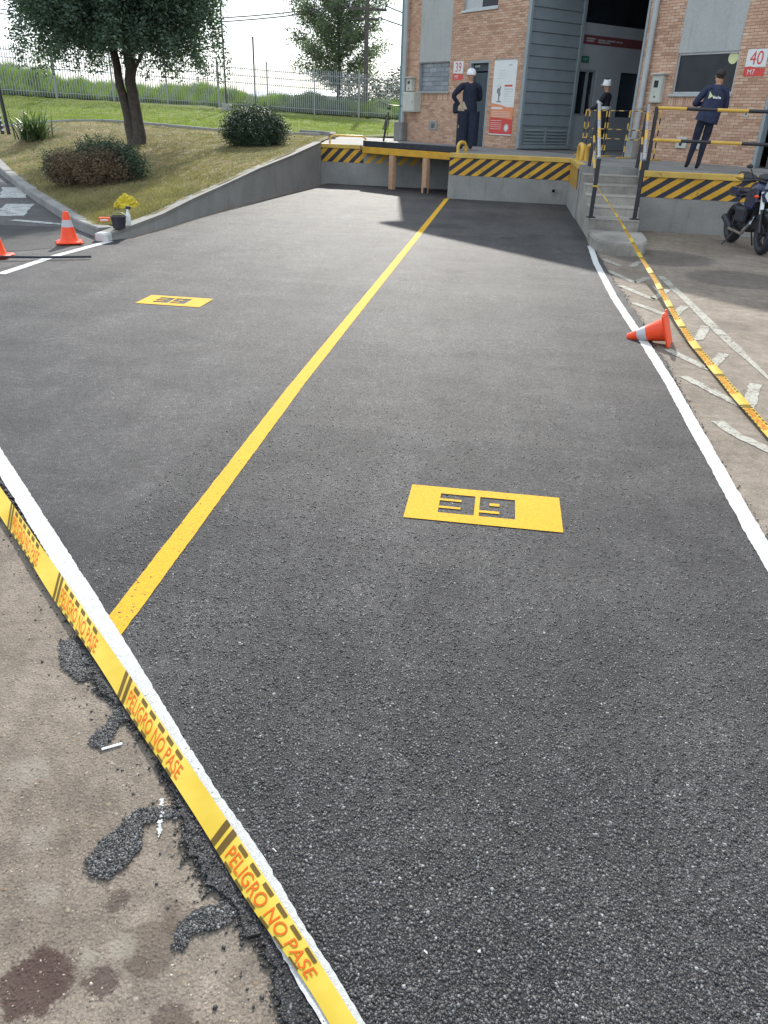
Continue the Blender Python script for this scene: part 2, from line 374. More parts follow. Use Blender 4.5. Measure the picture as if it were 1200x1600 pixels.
def textmesh(body, size, align='LEFT', sx=1.0):
    cu = bpy.data.curves.new('t', 'FONT'); cu.body = body; cu.size = size; cu.align_x = align; cu.resolution_u = 3
    o = bpy.data.objects.new('t', cu); COL.objects.link(o)
    me = bpy.data.meshes.new_from_object(o.evaluated_get(bpy.context.evaluated_depsgraph_get()))
    v = [(q.co.x*sx, q.co.y) for q in me.vertices]; f = [tuple(p.vertices) for p in me.polygons]
    bpy.data.objects.remove(o); bpy.data.curves.remove(cu); bpy.data.meshes.remove(me); return v, f
def flatmesh(name, v, f, mat):
    me = bpy.data.meshes.new(name); me.from_pydata(v, [], f)
    for q in (mat if isinstance(mat, (list, tuple)) else [mat]): me.materials.append(MT[q])
    me.update(); return me

def strip(pts, wid, z, jit=.004, step=.05):
    """flat band along a polyline with slightly uneven edges"""
    P = [np.array(p[:2], float) for p in pts]; out = []
    W = wid if hasattr(wid, '__len__') else [wid]*len(P)
    L = []; Wd = []
    for (a, b, wa, wb) in zip(P[:-1], P[1:], W[:-1], W[1:]):
        n = max(1, int(np.linalg.norm(b-a)/step))
        for i in range(n): L.append(a+(b-a)*i/n); Wd.append(wa+(wb-wa)*i/n)
    L.append(P[-1]); Wd.append(W[-1]); L = np.array(L); T = np.gradient(L, axis=0); T /= np.linalg.norm(T, axis=1)[:, None]+1e-9
    N = np.stack([-T[:, 1], T[:, 0]], 1); Wd = np.array(Wd)
    e1 = np.convolve(RNG.normal(0, 1, len(L)+4), [.2]*5, 'valid')*jit*.45+RNG.normal(0, jit*.3, len(L))
    e2 = np.convolve(RNG.normal(0, 1, len(L)+4), [.2]*5, 'valid')*jit*.45+RNG.normal(0, jit*.3, len(L))
    A = L+N*(Wd/2+e1)[:, None]; B = L-N*(Wd/2+e2)[:, None]
    vs = [(a[0], a[1], z) for a in A]+[(b[0], b[1], z) for b in B]; n = len(L)
    fs = [(n+i, n+i+1, i+1, i) for i in range(n-1)]
    return vs, fs
def poly_sheet(name, pts, z, mat, thick=0.0):
    bm = bmesh.new(); vs = [bm.verts.new((x, y, z)) for x, y in pts]
    f = bm.faces.new(vs); f.normal_update()
    if f.normal.z < 0: f.normal_flip()
    if thick:
        r = bmesh.ops.extrude_face_region(bm, geom=[f]); bmesh.ops.translate(bm, verts=[v for v in r['geom'] if isinstance(v, bmesh.types.BMVert)], vec=(0, 0, 0))
        for v in vs: v.co.z -= thick
        bmesh.ops.recalc_face_normals(bm, faces=bm.faces)
    bmesh.ops.triangulate(bm, faces=[q for q in bm.faces if len(q.verts) > 4])
    me = bpy.data.meshes.new(name); bm.to_mesh(me); bm.free(); me.materials.append(MT[mat])
    o = bpy.data.objects.new(name, me); COL.objects.link(o); return o
def ragged(pts, step, amp, seed):
    g = np.random.default_rng(seed); P = [np.array(p, float) for p in pts]; out = []
    for a, b in zip(P[:-1], P[1:]):
        n = max(1, int(np.linalg.norm(b-a)/step))
        for i in range(n): out.append(a+(b-a)*i/n)
    out.append(P[-1]); out = np.array(out); n = len(out)
    T = np.gradient(out, axis=0); T /= np.linalg.norm(T, axis=1)[:, None]+1e-9; N = np.stack([-T[:, 1], T[:, 0]], 1)
    j = np.convolve(g.normal(0, 1, n+12), np.ones(13)/13, 'valid')*amp*2.2+g.normal(0, amp*.55, n); j[0] = j[-1] = 0
    return out+N*j[:, None]

# facade frame: u along the front (to the right, towards the camera), v into the building, z up
P0 = Vector((11.9646, 10.7730, 0)); UD = Vector((.66913, -.74314, 0)); ND = Vector((.74314, .66913, 0)); FRZ = math.atan2(-.74314, .66913)
def FP(u, v, z): return P0+UD*u+ND*v+Vector((0, 0, z))
PZ = .97

# ================================================================== SETTING
def sheet(name, x0, x1, y0, y1, z, mat):
    o = MB().add([(x0, y0, z), (x1, y0, z), (x1, y1, z), (x0, y1, z)], [(0, 1, 2, 3)]).build(name, mat); return struct(o)
sheet('ground', -700, 700, -60, 1400, -.03, 'ground')
sheet('old_pavement', -34, 14, -6, 34, 0, 'old')
MT['street'] = MT['old']
struct(poly_sheet('side_street', ragged([(-5.5, 6.4), (-5.46, 10.6), (-6.4, 11.7), (-9.2, 15.2), (-13.5, 21.5), (-22, 34), (-33, 33), (-33, 4), (-5.5, 4)], .3, .03, 3), .005, 'asphs'))

front = [(-.05, .55), (-.30, .90), (-.334, .952), (-.378, 1.03), (-.44, 1.081), (-.49, 1.138), (-.558, 1.196), (-.639, 1.277), (-.692, 1.37), (-.823, 1.507), (-.896, 1.595), (-1.003, 1.686), (-1.177, 1.835), (-1.33, 2.03), (-1.60, 2.37), (-2.18, 2.99), (-2.75, 3.62), (-5.62, 6.75)]
right = [(1.352, 12.3), (1.377, 12.116), (1.395, 9.842), (1.391, 7.686), (1.389, 6.262), (1.362, 5.177), (1.345, 4.384), (1.34, 3.634), (1.345, 3.25), (1.36, 1.5), (1.35, -.6)]
ff = ragged(front, .016, .011, 5); rr = ragged(right, .025, .012, 6)
lft = ragged([(-5.62, 6.75), (-5.58, 10.75)], .1, .01, 9)
outl = list(map(tuple, ff)) + list(map(tuple, lft))[1:] + [(-5.2, 11.0), (-5.2, 13.4), (-5.1, 16.8), (-4.8, 22.3), (-1.2, 22.1), (-1.2, 19.6), (1.42, 19.4), (1.42, 13.3)] + list(map(tuple, rr)) + [(-.05, -.6)]
na = poly_sheet('new_asphalt', outl, .012, 'asph', .014); struct(na)
AZ = .016   # top of paint on the fresh asphalt

# dark patches of spilled bitumen on the old surface
def blob(pts, z, mat, name, seed):
    P = list(pts)+[pts[0]]; q = ragged(P, .007, .0045, seed)[:-1]; o = poly_sheet(name, list(map(tuple, q)), z, mat, z-.001); return o
BLOBS = []
for k, (pts, lab) in enumerate((
    ([(-.851, 1.321), (-.832, 1.378), (-.775, 1.394), (-.72, 1.40), (-.70, 1.375), (-.755, 1.36), (-.798, 1.33), (-.77, 1.253), (-.809, 1.162), (-.86, 1.162), (-.889, 1.204), (-.873, 1.275)], 'largest dark bitumen smear on the old pavement left of the tape, shaped like a boot'),
    ([(-1.07, 1.761), (-1.04, 1.745), (-1.022, 1.626), (-1.02, 1.566), (-1.073, 1.576), (-1.083, 1.617), (-1.061, 1.675)], 'thin dark bitumen smear beside the small white chip on the old pavement'),
    ([(-.50, 1.155), (-.470, 1.13), (-.485, 1.10), (-.515, 1.076), (-.556, 1.061), (-.563, 1.021), (-.585, 1.025), (-.594, 1.071), (-.559, 1.115)], 'hooked dark bitumen smear nearest the camera beside the ragged asphalt edge'),
    ([(-1.42, 2.03), (-1.365, 2.049), (-1.17, 1.87), (-1.243, 1.841), (-1.33, 1.89)], 'crumbly dark bitumen smear farthest from the camera at the ragged edge'))):
    BLOBS.append(pts); o = blob(pts, .005, 'asph', 'bitumen_smear', 20+k); tag(o, lab, 'bitumen smear', 'bitumen smears on the old pavement')

# crumbs of aggregate along the ragged edges
def stones(name, centres, rmin, rmax, mat, z0=0.0):
    ico = bmesh.new(); bmesh.ops.create_icosphere(ico, subdivisions=1, radius=1); V = np.array([v.co[:] for v in ico.verts]); F = np.array([[v.index for v in f.verts] for f in ico.faces]); ico.free()
    N = len(centres); r = RNG.uniform(rmin, rmax, N)**1.0
    S = RNG.uniform(.45, 1.25, (N, 3))*r[:, None]; S[:, 2] *= .7
    a = RNG.uniform(0, 6.28, N); c, s_ = np.cos(a), np.sin(a)
    P = V[None]*S[:, None, :]*(1+RNG.normal(0, .24, (N, len(V), 1)))
    X = P[..., 0]*c[:, None]-P[..., 1]*s_[:, None]; Y = P[..., 0]*s_[:, None]+P[..., 1]*c[:, None]
    P = np.stack([X, Y, P[..., 2]], -1)+np.array(centres)[:, None, :]; P[..., 2] += (r*.3)[:, None]+z0
    FF = (F[None]+np.arange(N)[:, None, None]*len(V)).reshape(-1, 3)
    me = bpy.data.meshes.new(name); me.vertices.add(N*len(V)); me.vertices.foreach_set('co', P.reshape(-1))
    me.loops.add(len(FF)*3); me.loops.foreach_set('vertex_index', FF.reshape(-1)); me.polygons.add(len(FF)); me.polygons.foreach_set('loop_start', np.arange(len(FF))*3); me.polygons.foreach_set('loop_total', np.full(len(FF), 3))
    me.update(calc_edges=True); me.materials.append(MT[mat]); o = bpy.data.objects.new(name, me); COL.objects.link(o); return o
t = NT('loose_aggregate'); ge = t.n('ShaderNodeNewGeometry').outputs['Random Per Island']
MT['crumb'] = t.out(t.ramp(ge, [(0, .018), (.5, .05), (.85, .10), (.97, .16), (1, .34)]), .5, t.bump(t.noise(400, 3), .001, .5))
t = NT('pavement_pebbles'); ge = t.n('ShaderNodeNewGeometry').outputs['Random Per Island']
MT['pebble'] = t.out(t.ramp(ge, [(0, (.11, .085, .065)), (.5, (.22, .17, .13)), (.85, (.34, .27, .2)), (1, (.50, .44, .36))]), .75)
cs = []
for q in ff[:int(len(ff)*.72)]:
    for _ in range(11): cs.append((q[0]+RNG.normal(0, .008)-.003, q[1]+RNG.normal(0, .008)-.003, .004))
for q in rr[::1]:
    for _ in range(3): cs.append((q[0]+RNG.normal(0, .016)+.01, q[1]+RNG.normal(0, .02), .003))
for q in ff[:int(len(ff)*.7)]:
    for _ in range(1): cs.append((q[0]-abs(RNG.normal(0, .06)), q[1]-abs(RNG.normal(0, .06)), .001))
n_edge = len(cs)
def inside(p, P):
    c = False; n = len(P)
    for i in range(n):
        (x1, y1), (x2, y2) = P[i], P[(i+1) % n]
        if (y1 > p[1]) != (y2 > p[1]) and p[0] < (x2-x1)*(p[1]-y1)/(y2-y1)+x1: c = not c
    return c
for P in BLOBS:
    q = np.array(P); lo, hi = q.min(0)-.01, q.max(0)+.01; n = int((hi-lo).prod()*95000)
    for x, y in RNG.uniform(lo, hi, (n, 2)):
        if inside((x+RNG.normal(0, .004), y+RNG.normal(0, .004)), P): cs.append((x, y, .004))
cs_blob = list(cs[n_edge:]); cs = list(cs[:n_edge])
ffm = np.array([q for q in ff if q[1] < 1.95])
for q in ffm:
    for _ in range(16): d = RNG.uniform(0, .085); cs.append((q[0]+d*.74+RNG.normal(0, .006), q[1]+d*.67+RNG.normal(0, .006), .0115))
t = NT('black_edge_aggregate'); ge = t.n('ShaderNodeNewGeometry').outputs['Random Per Island']
MT['crumbdk'] = t.out(t.ramp(ge, [(0, .008), (.6, .02), (.93, .045), (1, .12)]), .5)
o = stones('smear_aggregate', cs_blob, .0016, .0052, 'crumb'); tag(o, 'grey glinting aggregate stuck in the bitumen smears on the old pavement', 'smear aggregate', kind='stuff')
o = stones('asphalt_crumbs', cs, .0016, .0058, 'crumbdk'); tag(o, 'loose black asphalt crumbs scattered along the ragged edges of the new surface', 'asphalt crumbs', kind='stuff')
# coarse stones standing proud of the fresh surface in the foreground
N = 160000; yy = .5-np.log(1-RNG.random(N)*.995)*.9; xx = RNG.uniform(-1.6, 1.35, N)
keep = (xx*.735+yy*.678) > .535+.02*RNG.random(N)
cs = [(a, b, .0109) for a, b, k in zip(xx, yy, keep) if k]
o = stones('surface_aggregate', cs, .0020, .0052, 'crumb'); tag(o, 'coarse black aggregate standing proud of the fresh asphalt nearest the camera', 'aggregate', kind='stuff')
N = 5200; cs = []
while len(cs) < N:
    a, b = RNG.uniform(-2.4, -.2), RNG.uniform(.6, 2.8)
    if a*.743+b*.669 < .36 : cs.append((a, b, -.001))
o = stones('pavement_grit', cs, .0010, .0036, 'pebble'); tag(o, 'pale grit and small pebbles on the worn brown pavement left of the tape', 'grit', kind='stuff')

# ---------------------------------------------------------------- painted markings (flush with the road)
def band(name, pts, wid, z, mat, jit, step, label, cat, group=None):
    v, f = strip(pts, wid, z, jit, step); o = MB().add(v, f).build(name, mat); return tag(o, label, cat, group)
band('front_line', [(-5.35, 6.42), (-4.2, 5.18), (-2.40, 3.28), (-1.455, 2.288), (-.878, 1.666), (-.665, 1.438), (-.512, 1.292), (-.363, 1.125), (-.172, .920), (.12, .60)], .078, AZ, 'white_line', .0035, .015, 'fresh white line across the mouth of the bays beside the yellow tape', 'painted line')
band('bay_side_line', [(-5.42, 8.0), (-5.48, 9.2), (-5.42, 10.6)], .12, AZ, 'white_line', .006, .05, 'white line at the far left ending at the painted kerb corner', 'painted line')
band('bay_divider_line', [(-1.262, 2.09), (-1.315, 5), (-1.33, 12), (-1.355, 19.35)], .095, AZ-.0015, 'yellow_line', .003, .03, 'long yellow line dividing the two loading bays', 'painted line')
band('bay_edge_line', [(1.35, 12.7), (1.335, 12.2), (1.29, 11.1), (1.27, 8.8), (1.295, 7.47), (1.31, 7.0), (1.325, 5.8), (1.31, 4.5), (1.30, 3.3), (1.31, 1.5)], [.082]*10, AZ, 'white_line', .005, .025, 'white line along the right edge of the fresh asphalt passing under the fallen cone', 'painted line')
def pad(x, y, label):
    th = thing('bay_number_stencil', label, 'floor marking', (x, y, AZ), 0, 'yellow bay number stencils')
    W, H = .745, .37
    bx = lambda nm, a, b, c, d: MB().add([(a, c, 0), (b, c, 0), (b, d, 0), (a, d, 0)], [(0, 1, 2, 3)]).build(nm, 'yellow_line', th)
    m1 = MB()
    def q(a, b, c, d): m1.add([(a, c, 0), (b, c, 0), (b, d, 0), (a, d, 0)], [(0, 1, 2, 3)])
    y0, y1 = .085, .295
    q(0, .155, 0, H); q(.525, W, 0, H); q(.155, .525, 0, y0); q(.155, .525, y1, H); q(.328, .352, y0, y1)
    q(.155, .262, .135, .157); q(.155, .262, .217, .24)       # notches that leave a 3
    q(.352, .448, .125, .15); q(.40, .448, .205, .235)        # notches that leave a 9
    m1.build('stencil_field', 'yellow_line', th); return th
pad(-.335, 3.2, 'yellow rectangle with a dark number 39 in the near right bay')
s2 = pad(-3.44, 7.08, 'yellow rectangle with a dark number 39 in the far left bay'); s2.rotation_euler.z = 0; s2.scale = (.87, 1.05, 1)
long_ = [(2.03, 10.4), (2.07, 8.8), (2.08, 7.6), (2.10, 7.0), (2.11, 6.5), (2.12, 6.0), (2.15, 5.2)]
band('lane_line', long_, [.09, .09, .10, .10, .05, .03, .03], .004, 'worn_white', .007, .04, 'worn white line right of the chevrons running out from the stairs', 'painted line')
ch = (('first', [(1.435, 11.55), (1.606, 10.97)], 'short worn white stroke beside the bottom slab of the stairs'), ('a', [(1.744, 10.99), (1.933, 11.516)], 'short worn white stroke nearest the stairs on the right'),
      ('b', [(1.394, 10.6), (1.639, 9.84), (1.852, 10.26)], 'worn white chevron second from the stairs'), ('c', [(1.432, 9.6), (1.697, 8.88), (1.968, 9.53)], 'worn white chevron third from the stairs'),
      ('d', [(1.457, 8.62), (1.749, 8.03), (1.985, 8.62)], 'worn white chevron just behind the fallen cone'), ('e', [(1.70, 7.12), (1.84, 7.2), (2.009, 7.731)], 'worn white chevron right of the fallen cone'),
      ('f', [(1.484, 6.75), (1.71, 6.21), (1.949, 6.74)], 'worn white chevron just in front of the fallen cone'), ('g', [(1.467, 5.96), (1.60, 5.66), (1.76, 5.28), (1.98, 5.9)], 'broad worn white chevron crossed by the tape nearest the right edge'),
      ('h', [(1.493, 4.98), (1.557, 4.75), (1.72, 4.48), (1.9, 4.2)], 'worn white chevron stroke lowest at the right edge of the photo'))
for _, p, lab in ch:
    band('chevron', p, .085, .004, 'worn_white', .009, .03, lab, 'chevron', 'worn chevrons beside the bay')
for p, lab in (([(-10.9, 17.2), (-9.7, 15.2)], 'worn zebra bar farthest up the side street'), ([(-9.0, 14.3), (-8.2, 12.6)], 'wide worn zebra bar in the middle of the side street'), ([(-7.85, 12.2), (-6.9, 12.0)], 'thin worn white bar by the dark patch in the side street')):
    band('zebra_bar', p, .5 if 'thin' not in lab else .16, .009, 'worn_gray', .03, .1, lab, 'zebra bar', 'zebra bars on the side street')
struct(poly_sheet('dark_patch', list(map(tuple, ragged([(-9.8, 11.2), (-7.6, 11.6), (-6.72, 11.75), (-6.15, 10.75), (-5.85, 9.8), (-6.3, 9.2), (-9.8, 8.9)], .12, .02, 31))), .0085, 'asphd'))  # darker sheet over part of the side street
# white flecks of spilled paint
pm = MB()
for x, y, L, a in ((-.782, 1.42, .13, -1.2), (-.60, 1.27, .035, -1.0), (-.43, 1.31, .014, -.9), (.10, 1.12, .007, 0), (-.02, 1.10, .004, 1)):
    v, f = strip([(x, y), (x+L*math.cos(a), y+L*math.sin(a))], .009 if L > .03 else .007, .0175 if a > -.95 or L < .03 else .006, .007, .004); pm.add(v, f)
tag(pm.build('paint_fleck', 'white_line'), 'small white drips of spilled road paint beside the front line', 'paint drips', kind='stuff')
c = MB().box(-.03, .03, -.005, .005, 0, .004, bev=.002, mat=Matrix.Rotation(.6, 4, 'Z')).build('plastic_chip', 'lwhite'); c.location = (-1.004, 1.581, .003); tag(c, 'small white plastic sliver lying on the brown pavement by the tape', 'plastic sliver')

# ---------------------------------------------------------------- terrain with lawn (thin plate through surveyed heights)
CP = np.array([(-5.3, 10.9, .13), (-5.3, 13.5, .33), (-5.2, 17.2, .63), (-5.0, 22, .96), (-5.6, 25, .96), (-6.3, 29, .98), (-6.5, 12.0, .135), (-7.6, 13.3, .135), (-8.7, 14.7, .135), (-10.66, 17.25, .14), (-12.55, 19.75, .15),
               (-16.25, 24.65, .33), (-20, 29.6, .75), (-10.3, 22.4, .76), (-8.2, 15.8, .31), (-6.7, 21.9, .87), (-15.8, 26.3, .90), (-16.57, 28.7, 1.06), (-10.43, 29.5, 1.0), (-5.98, 30.6, .97), (-23.9, 37.8, 1.96), (-19.6, 40, 1.86), (-14.9, 42.3, 1.74), (-11, 45.6, 1.6), (-6.6, 49, 1.48), (0, 52, 1.4), (-3, 35, 1.05), (-30, 33, 1.8)])
def tps_fit(P):
    n = len(P); d = np.linalg.norm(P[:, None, :2]-P[None, :, :2], axis=-1); K = np.where(d > 0, d*d*np.log(d+1e-9), 0)+np.eye(n)*.12
    A = np.zeros((n+3, n+3)); A[:n, :n] = K; A[:n, n:] = np.c_[np.ones(n), P[:, :2]]; A[n:, :n] = A[:n, n:].T
    return np.linalg.solve(A, np.r_[P[:, 2], 0, 0, 0])
TW = tps_fit(CP)
FA, FB = np.array([-30.5, 33.6]), np.array([1.5, 54.2]); fd = (FB-FA)/np.linalg.norm(FB-FA); fn = np.array([-fd[1], fd[0]])
def hz(x, y):
    x = np.asarray(x, float); y = np.asarray(y, float); d = np.sqrt((x[..., None]-CP[:, 0])**2+(y[..., None]-CP[:, 1])**2)
    return (np.where(d > 0, d*d*np.log(d+1e-9), 0)*TW[:-3]).sum(-1)+TW[-3]+TW[-2]*x+TW[-1]*y
def lerp_path(P, t):
    P = np.array(P, float); L = np.r_[0, np.cumsum(np.linalg.norm(np.diff(P, axis=0), axis=1))]; return np.stack([np.interp(np.asarray(t)*L[-1], L, P[:, k]) for k in range(P.shape[1])], -1)
def grid_terrain(name, Lp, Rp, ns, nt, mat, rough=.02, zf=hz):
    t = np.linspace(0, 1, nt); a = lerp_path(Lp, t); b = lerp_path(Rp, t); s = np.linspace(0, 1, ns)
    P = a[:, None, :]*(1-s)[None, :, None]+b[:, None, :]*s[None, :, None]; z = zf(P[..., 0], P[..., 1])
    nz = RNG.normal(0, rough, z.shape); nz[:, 0] = nz[:, -1] = 0; z = z+nz
    V = np.concatenate([P, z[..., None]], -1).reshape(-1, 3); i = np.arange(nt-1)[:, None]*ns+np.arange(ns-1)[None]; F = np.stack([i, i+1, i+ns+1, i+ns], -1).reshape(-1, 4)
    me = bpy.data.meshes.new(name); me.from_pydata(V.tolist(), [], F.tolist()); me.materials.append(MT[mat]); me.polygons.foreach_set('use_smooth', [True]*len(me.polygons)); o = bpy.data.objects.new(name, me); COL.objects.link(o); return o, P
KL = [(-5.92, 11.15), (-6.55, 12.0), (-8.70, 14.7), (-10.66, 17.25), (-12.55, 19.75), (-16.25, 24.65), (-19.6, 29.6)]
KB = [(-19.5, 29.6), (-16.6, 28.75), (-10.45, 29.5), (-6.3, 29.9)]       # low kerb between the two lawns
lawn, LP = grid_terrain('lawn', KL[:-1]+[(-19.3, 29.4)], [(-5.42, 11.15), (-5.38, 13.5), (-5.28, 17.2), (-5.12, 22.2), (-5.6, 25), (-6.0, 28.2), (-6.3, 29.7)], 70, 120, 'lawn', .012); struct(lawn)
lawn2, _ = grid_terrain('upper_lawn', [(-19.5, 29.5), tuple(FA+fd*2)], [(-6.3, 29.8), (-3.0, 34), tuple(FB)], 90, 60, 'lawng', .015); struct(lawn2)
def fence_z(s): return np.interp(s, [0, 7.8, 13.0, 18.5, 24, 29.5, 38], [2.25, 1.97, 1.86, 1.74, 1.6, 1.48, 1.4])
def far_z(x, y):
    x = np.asarray(x, float); y = np.asarray(y, float); s = (x-FA[0])*fd[0]+(y-FA[1])*fd[1]; q = (x-FA[0])*fn[0]+(y-FA[1])*fn[1]
    bump = .95*np.exp(-((s-7)/5.5)**2)+.55*np.exp(-((s-18.3)/2.6)**2)+.5*np.exp(-((s-25)/1.9)**2)+.55*np.exp(-((s-31.5)/2.2)**2)+.15*np.sin(s*1.3+q*.4)+.11*np.sin(s*2.9+1-q*.7)+.08*np.sin(s*5.1+q)
    w_ = np.clip(q/3.5, 0, 1); w_ = w_*w_*(3-2*w_)
    return fence_z(s)+w_*(.28+bump*.8)-np.clip((q-9)/25, 0, 1)*1.2
lawn3, _ = grid_terrain('grass_bank', [tuple(FA-fd*14+fn*.02), tuple(FA-fd*14+fn*45)], [tuple(FB+fd*6+fn*.02), tuple(FB+fd*6+fn*45)], 260, 90, 'lawng', .03, lambda x, y: far_z(x, y)-.03); struct(lawn3)

def blades(name, mat, X, Y, Z, h, w, lean, label, cat, kind='stuff'):
    N = len(X); a = RNG.uniform(0, 6.28, N); h = h*RNG.uniform(.5, 1.2, N); c, s_ = np.cos(a)*w, np.sin(a)*w
    lx, ly = RNG.normal(0, lean, N)*h, RNG.normal(0, lean, N)*h
    V = np.stack([np.stack([X-c, Y-s_, Z], -1), np.stack([X+c, Y+s_, Z], -1), np.stack([X+lx, Y+ly, Z+h], -1)], 1).reshape(-1, 3); F = np.arange(N*3).reshape(-1, 3)
    me = bpy.data.meshes.new(name); me.vertices.add(N*3); me.vertices.foreach_set('co', V.reshape(-1)); me.loops.add(N*3); me.loops.foreach_set('vertex_index', F.reshape(-1)); me.polygons.add(N)
    me.polygons.foreach_set('loop_start', np.arange(N)*3); me.polygons.foreach_set('loop_total', np.full(N, 3)); me.update(calc_edges=True); me.materials.append(MT[mat])
    o = bpy.data.objects.new(name, me); COL.objects.link(o); return tag(o, label, cat, kind=kind)
def scatter(Lp, Rp, N, tpow=1.0):
    t = RNG.random(N)**tpow; a = lerp_path(Lp, t); b = lerp_path(Rp, t); s = RNG.random(N)[:, None]; P = a*(1-s)+b*s; return P[:, 0], P[:, 1]
X, Y = scatter(KL[:-1]+[(-19.3, 29.2)], [(-5.5, 11.25), (-5.45, 13.5), (-5.36, 17.2), (-5.2, 22.2), (-5.7, 25), (-6.4, 29.2)], 110000, 1.25)
blades('short_grass', 'blade', X, Y, hz(X, Y)-.01, .055, .006, .5, 'short patchy dry grass on the lawn in front of the low kerb', 'grass')
X, Y = scatter([(-19.5, 29.7), (-24.5, 37.6)], [(-6.3, 30), (-1, 47)], 60000)
blades('green_grass', 'bladeg', X, Y, hz(X, Y)-.01, .07, .012, .5, 'bright green mown grass between the low kerb and the fence', 'grass')
# tall grass beyond the fence
N = 150000; s = RNG.uniform(-2, 40, N); q = .5+9*RNG.random(N)**1.4; X = FA[0]+fd[0]*s+fn[0]*q; Y = FA[1]+fd[1]*s+fn[1]*q
blades('tall_grass', 'tall', X, Y, far_z(X, Y)-.05, .5*(.45+.55*np.sin(X*1.7+Y)**2+RNG.random(len(X))*.4), .016, .4, 'tall unmown grass in mounds behind the picket fence', 'tall grass')

# ================================================================== KERBS AND WALLS
def kerb(name, label, path, L, wid, h, zfun, mat='conc', below=.25, group=None):
    """a kerb built of separate stones about L long, each a part"""
    P = np.array(path, float); n = max(1, int(round(np.linalg.norm(np.diff(P, axis=0), axis=1).sum()/L))); q = lerp_path(path, np.linspace(0, 1, n+1))
    th = thing(name, label, 'kerb', (float(q[0][0]), float(q[0][1]), 0), 0, group)
    for a, b in zip(q[:-1], q[1:]):
        d = b-a; l = np.linalg.norm(d); d /= l; nn = np.array([-d[1], d[0]])*wid/2; g = .006
        a2, b2 = a+d*g, b-d*g; za, zb = float(zfun(*a))+random.uniform(-.006, .006), float(zfun(*b))+random.uniform(-.006, .006)
        vs = []; c = .018
        for p, z in ((a2, za), (b2, zb)):
            for sx, zz in ((-1, z-below), (-1, z+h-c), (-1+c*2/wid, z+h), (1-c*2/wid, z+h), (1, z+h-c), (1, z-below)): vs.append((p[0]+nn[0]*sx, p[1]+nn[1]*sx, zz))
        fs = [(i, i+1, 7+i, 6+i) for i in range(5)]+[(5, 0, 6, 11), (0, 1, 2, 3, 4, 5)[::-1], (6, 7, 8, 9, 10, 11)]
        MB().add(vs, fs).build('kerb_stone', mat, th, world=True)
    return th
kz = lambda x, y: float(np.interp(math.hypot(x+5.9, y-11.1), [0, 4.3, 8.2, 11, 17, 24], [.0, .0, .0, .02, .2, .6]))
kerb('street_kerb', 'grey concrete kerb between the side street and the dry lawn', [(-5.62, 10.95), (-5.90, 11.08), (-6.55, 11.95), (-8.72, 14.65), (-10.7, 17.2), (-12.6, 19.7), (-16.3, 24.6), (-20.5, 30.0)], 1.0, .24, .15, kz, 'conc', .4)
kerb('lawn_kerb', 'low pale kerb running across the grass behind the tree', KB, 1.0, .16, .09, lambda x, y: float(hz(x, y)), 'concl')
kerb('path_kerb', 'curved grey kerb by the path beyond the sloping bay wall', [(-7.6, 30.4), (-7.0, 30.2), (-6.2, 29.4), (-5.9, 28), (-5.65, 26.6)], .7, .2, .16, lambda x, y: .97, 'conc')

# sloping retaining wall on the left of the bays
th = thing('retaining_wall', 'grey wall rising along the left side of the bay and holding up the lawn', 'wall', (-5.3, 11, 0))
TOP = [(-5.46, 10.62, .10), (-5.34, 11.05, .16), (-5.30, 12.2, .22), (-5.30, 13.5, .33), (-5.27, 15.4, .47), (-5.20, 17.2, .63), (-5.10, 19.6, .80), (-4.98, 22.1, 1.02)]
def wallstrip(inset0, inset1, zoff0, zoff1, mat, name, drop):
    vs = []; fs = []
    for x, y, z in TOP: vs += [(x-inset0, y, z+zoff0-drop if drop else 0), (x-inset0, y, z+zoff1), (x-inset1, y, z+zoff1), (x-inset1, y, z+zoff0-drop if drop else -.1)]
    n = len(TOP)
    for i in range(n-1):
        for k in range(4): fs.append((4*i+k, 4*i+(k+1) % 4, 4*i+4+(k+1) % 4, 4*i+4+k))
    fs += [(0, 1, 2, 3), (4*n-4, 4*n-3, 4*n-2, 4*n-1)]
    return MB().add(vs, fs).build(name, mat, th, world=True)
wallstrip(0, .20, 0, -.055, 'concw', 'wall_face', 0)
cp = wallstrip(-.008, .19, 0, 0, 'cope', 'coping', .052)
c = MB().box(-5.60, -5.42, 10.53, 10.70, .0, .125, bev=.02).build('painted_corner', 'white_line', th, world=True)

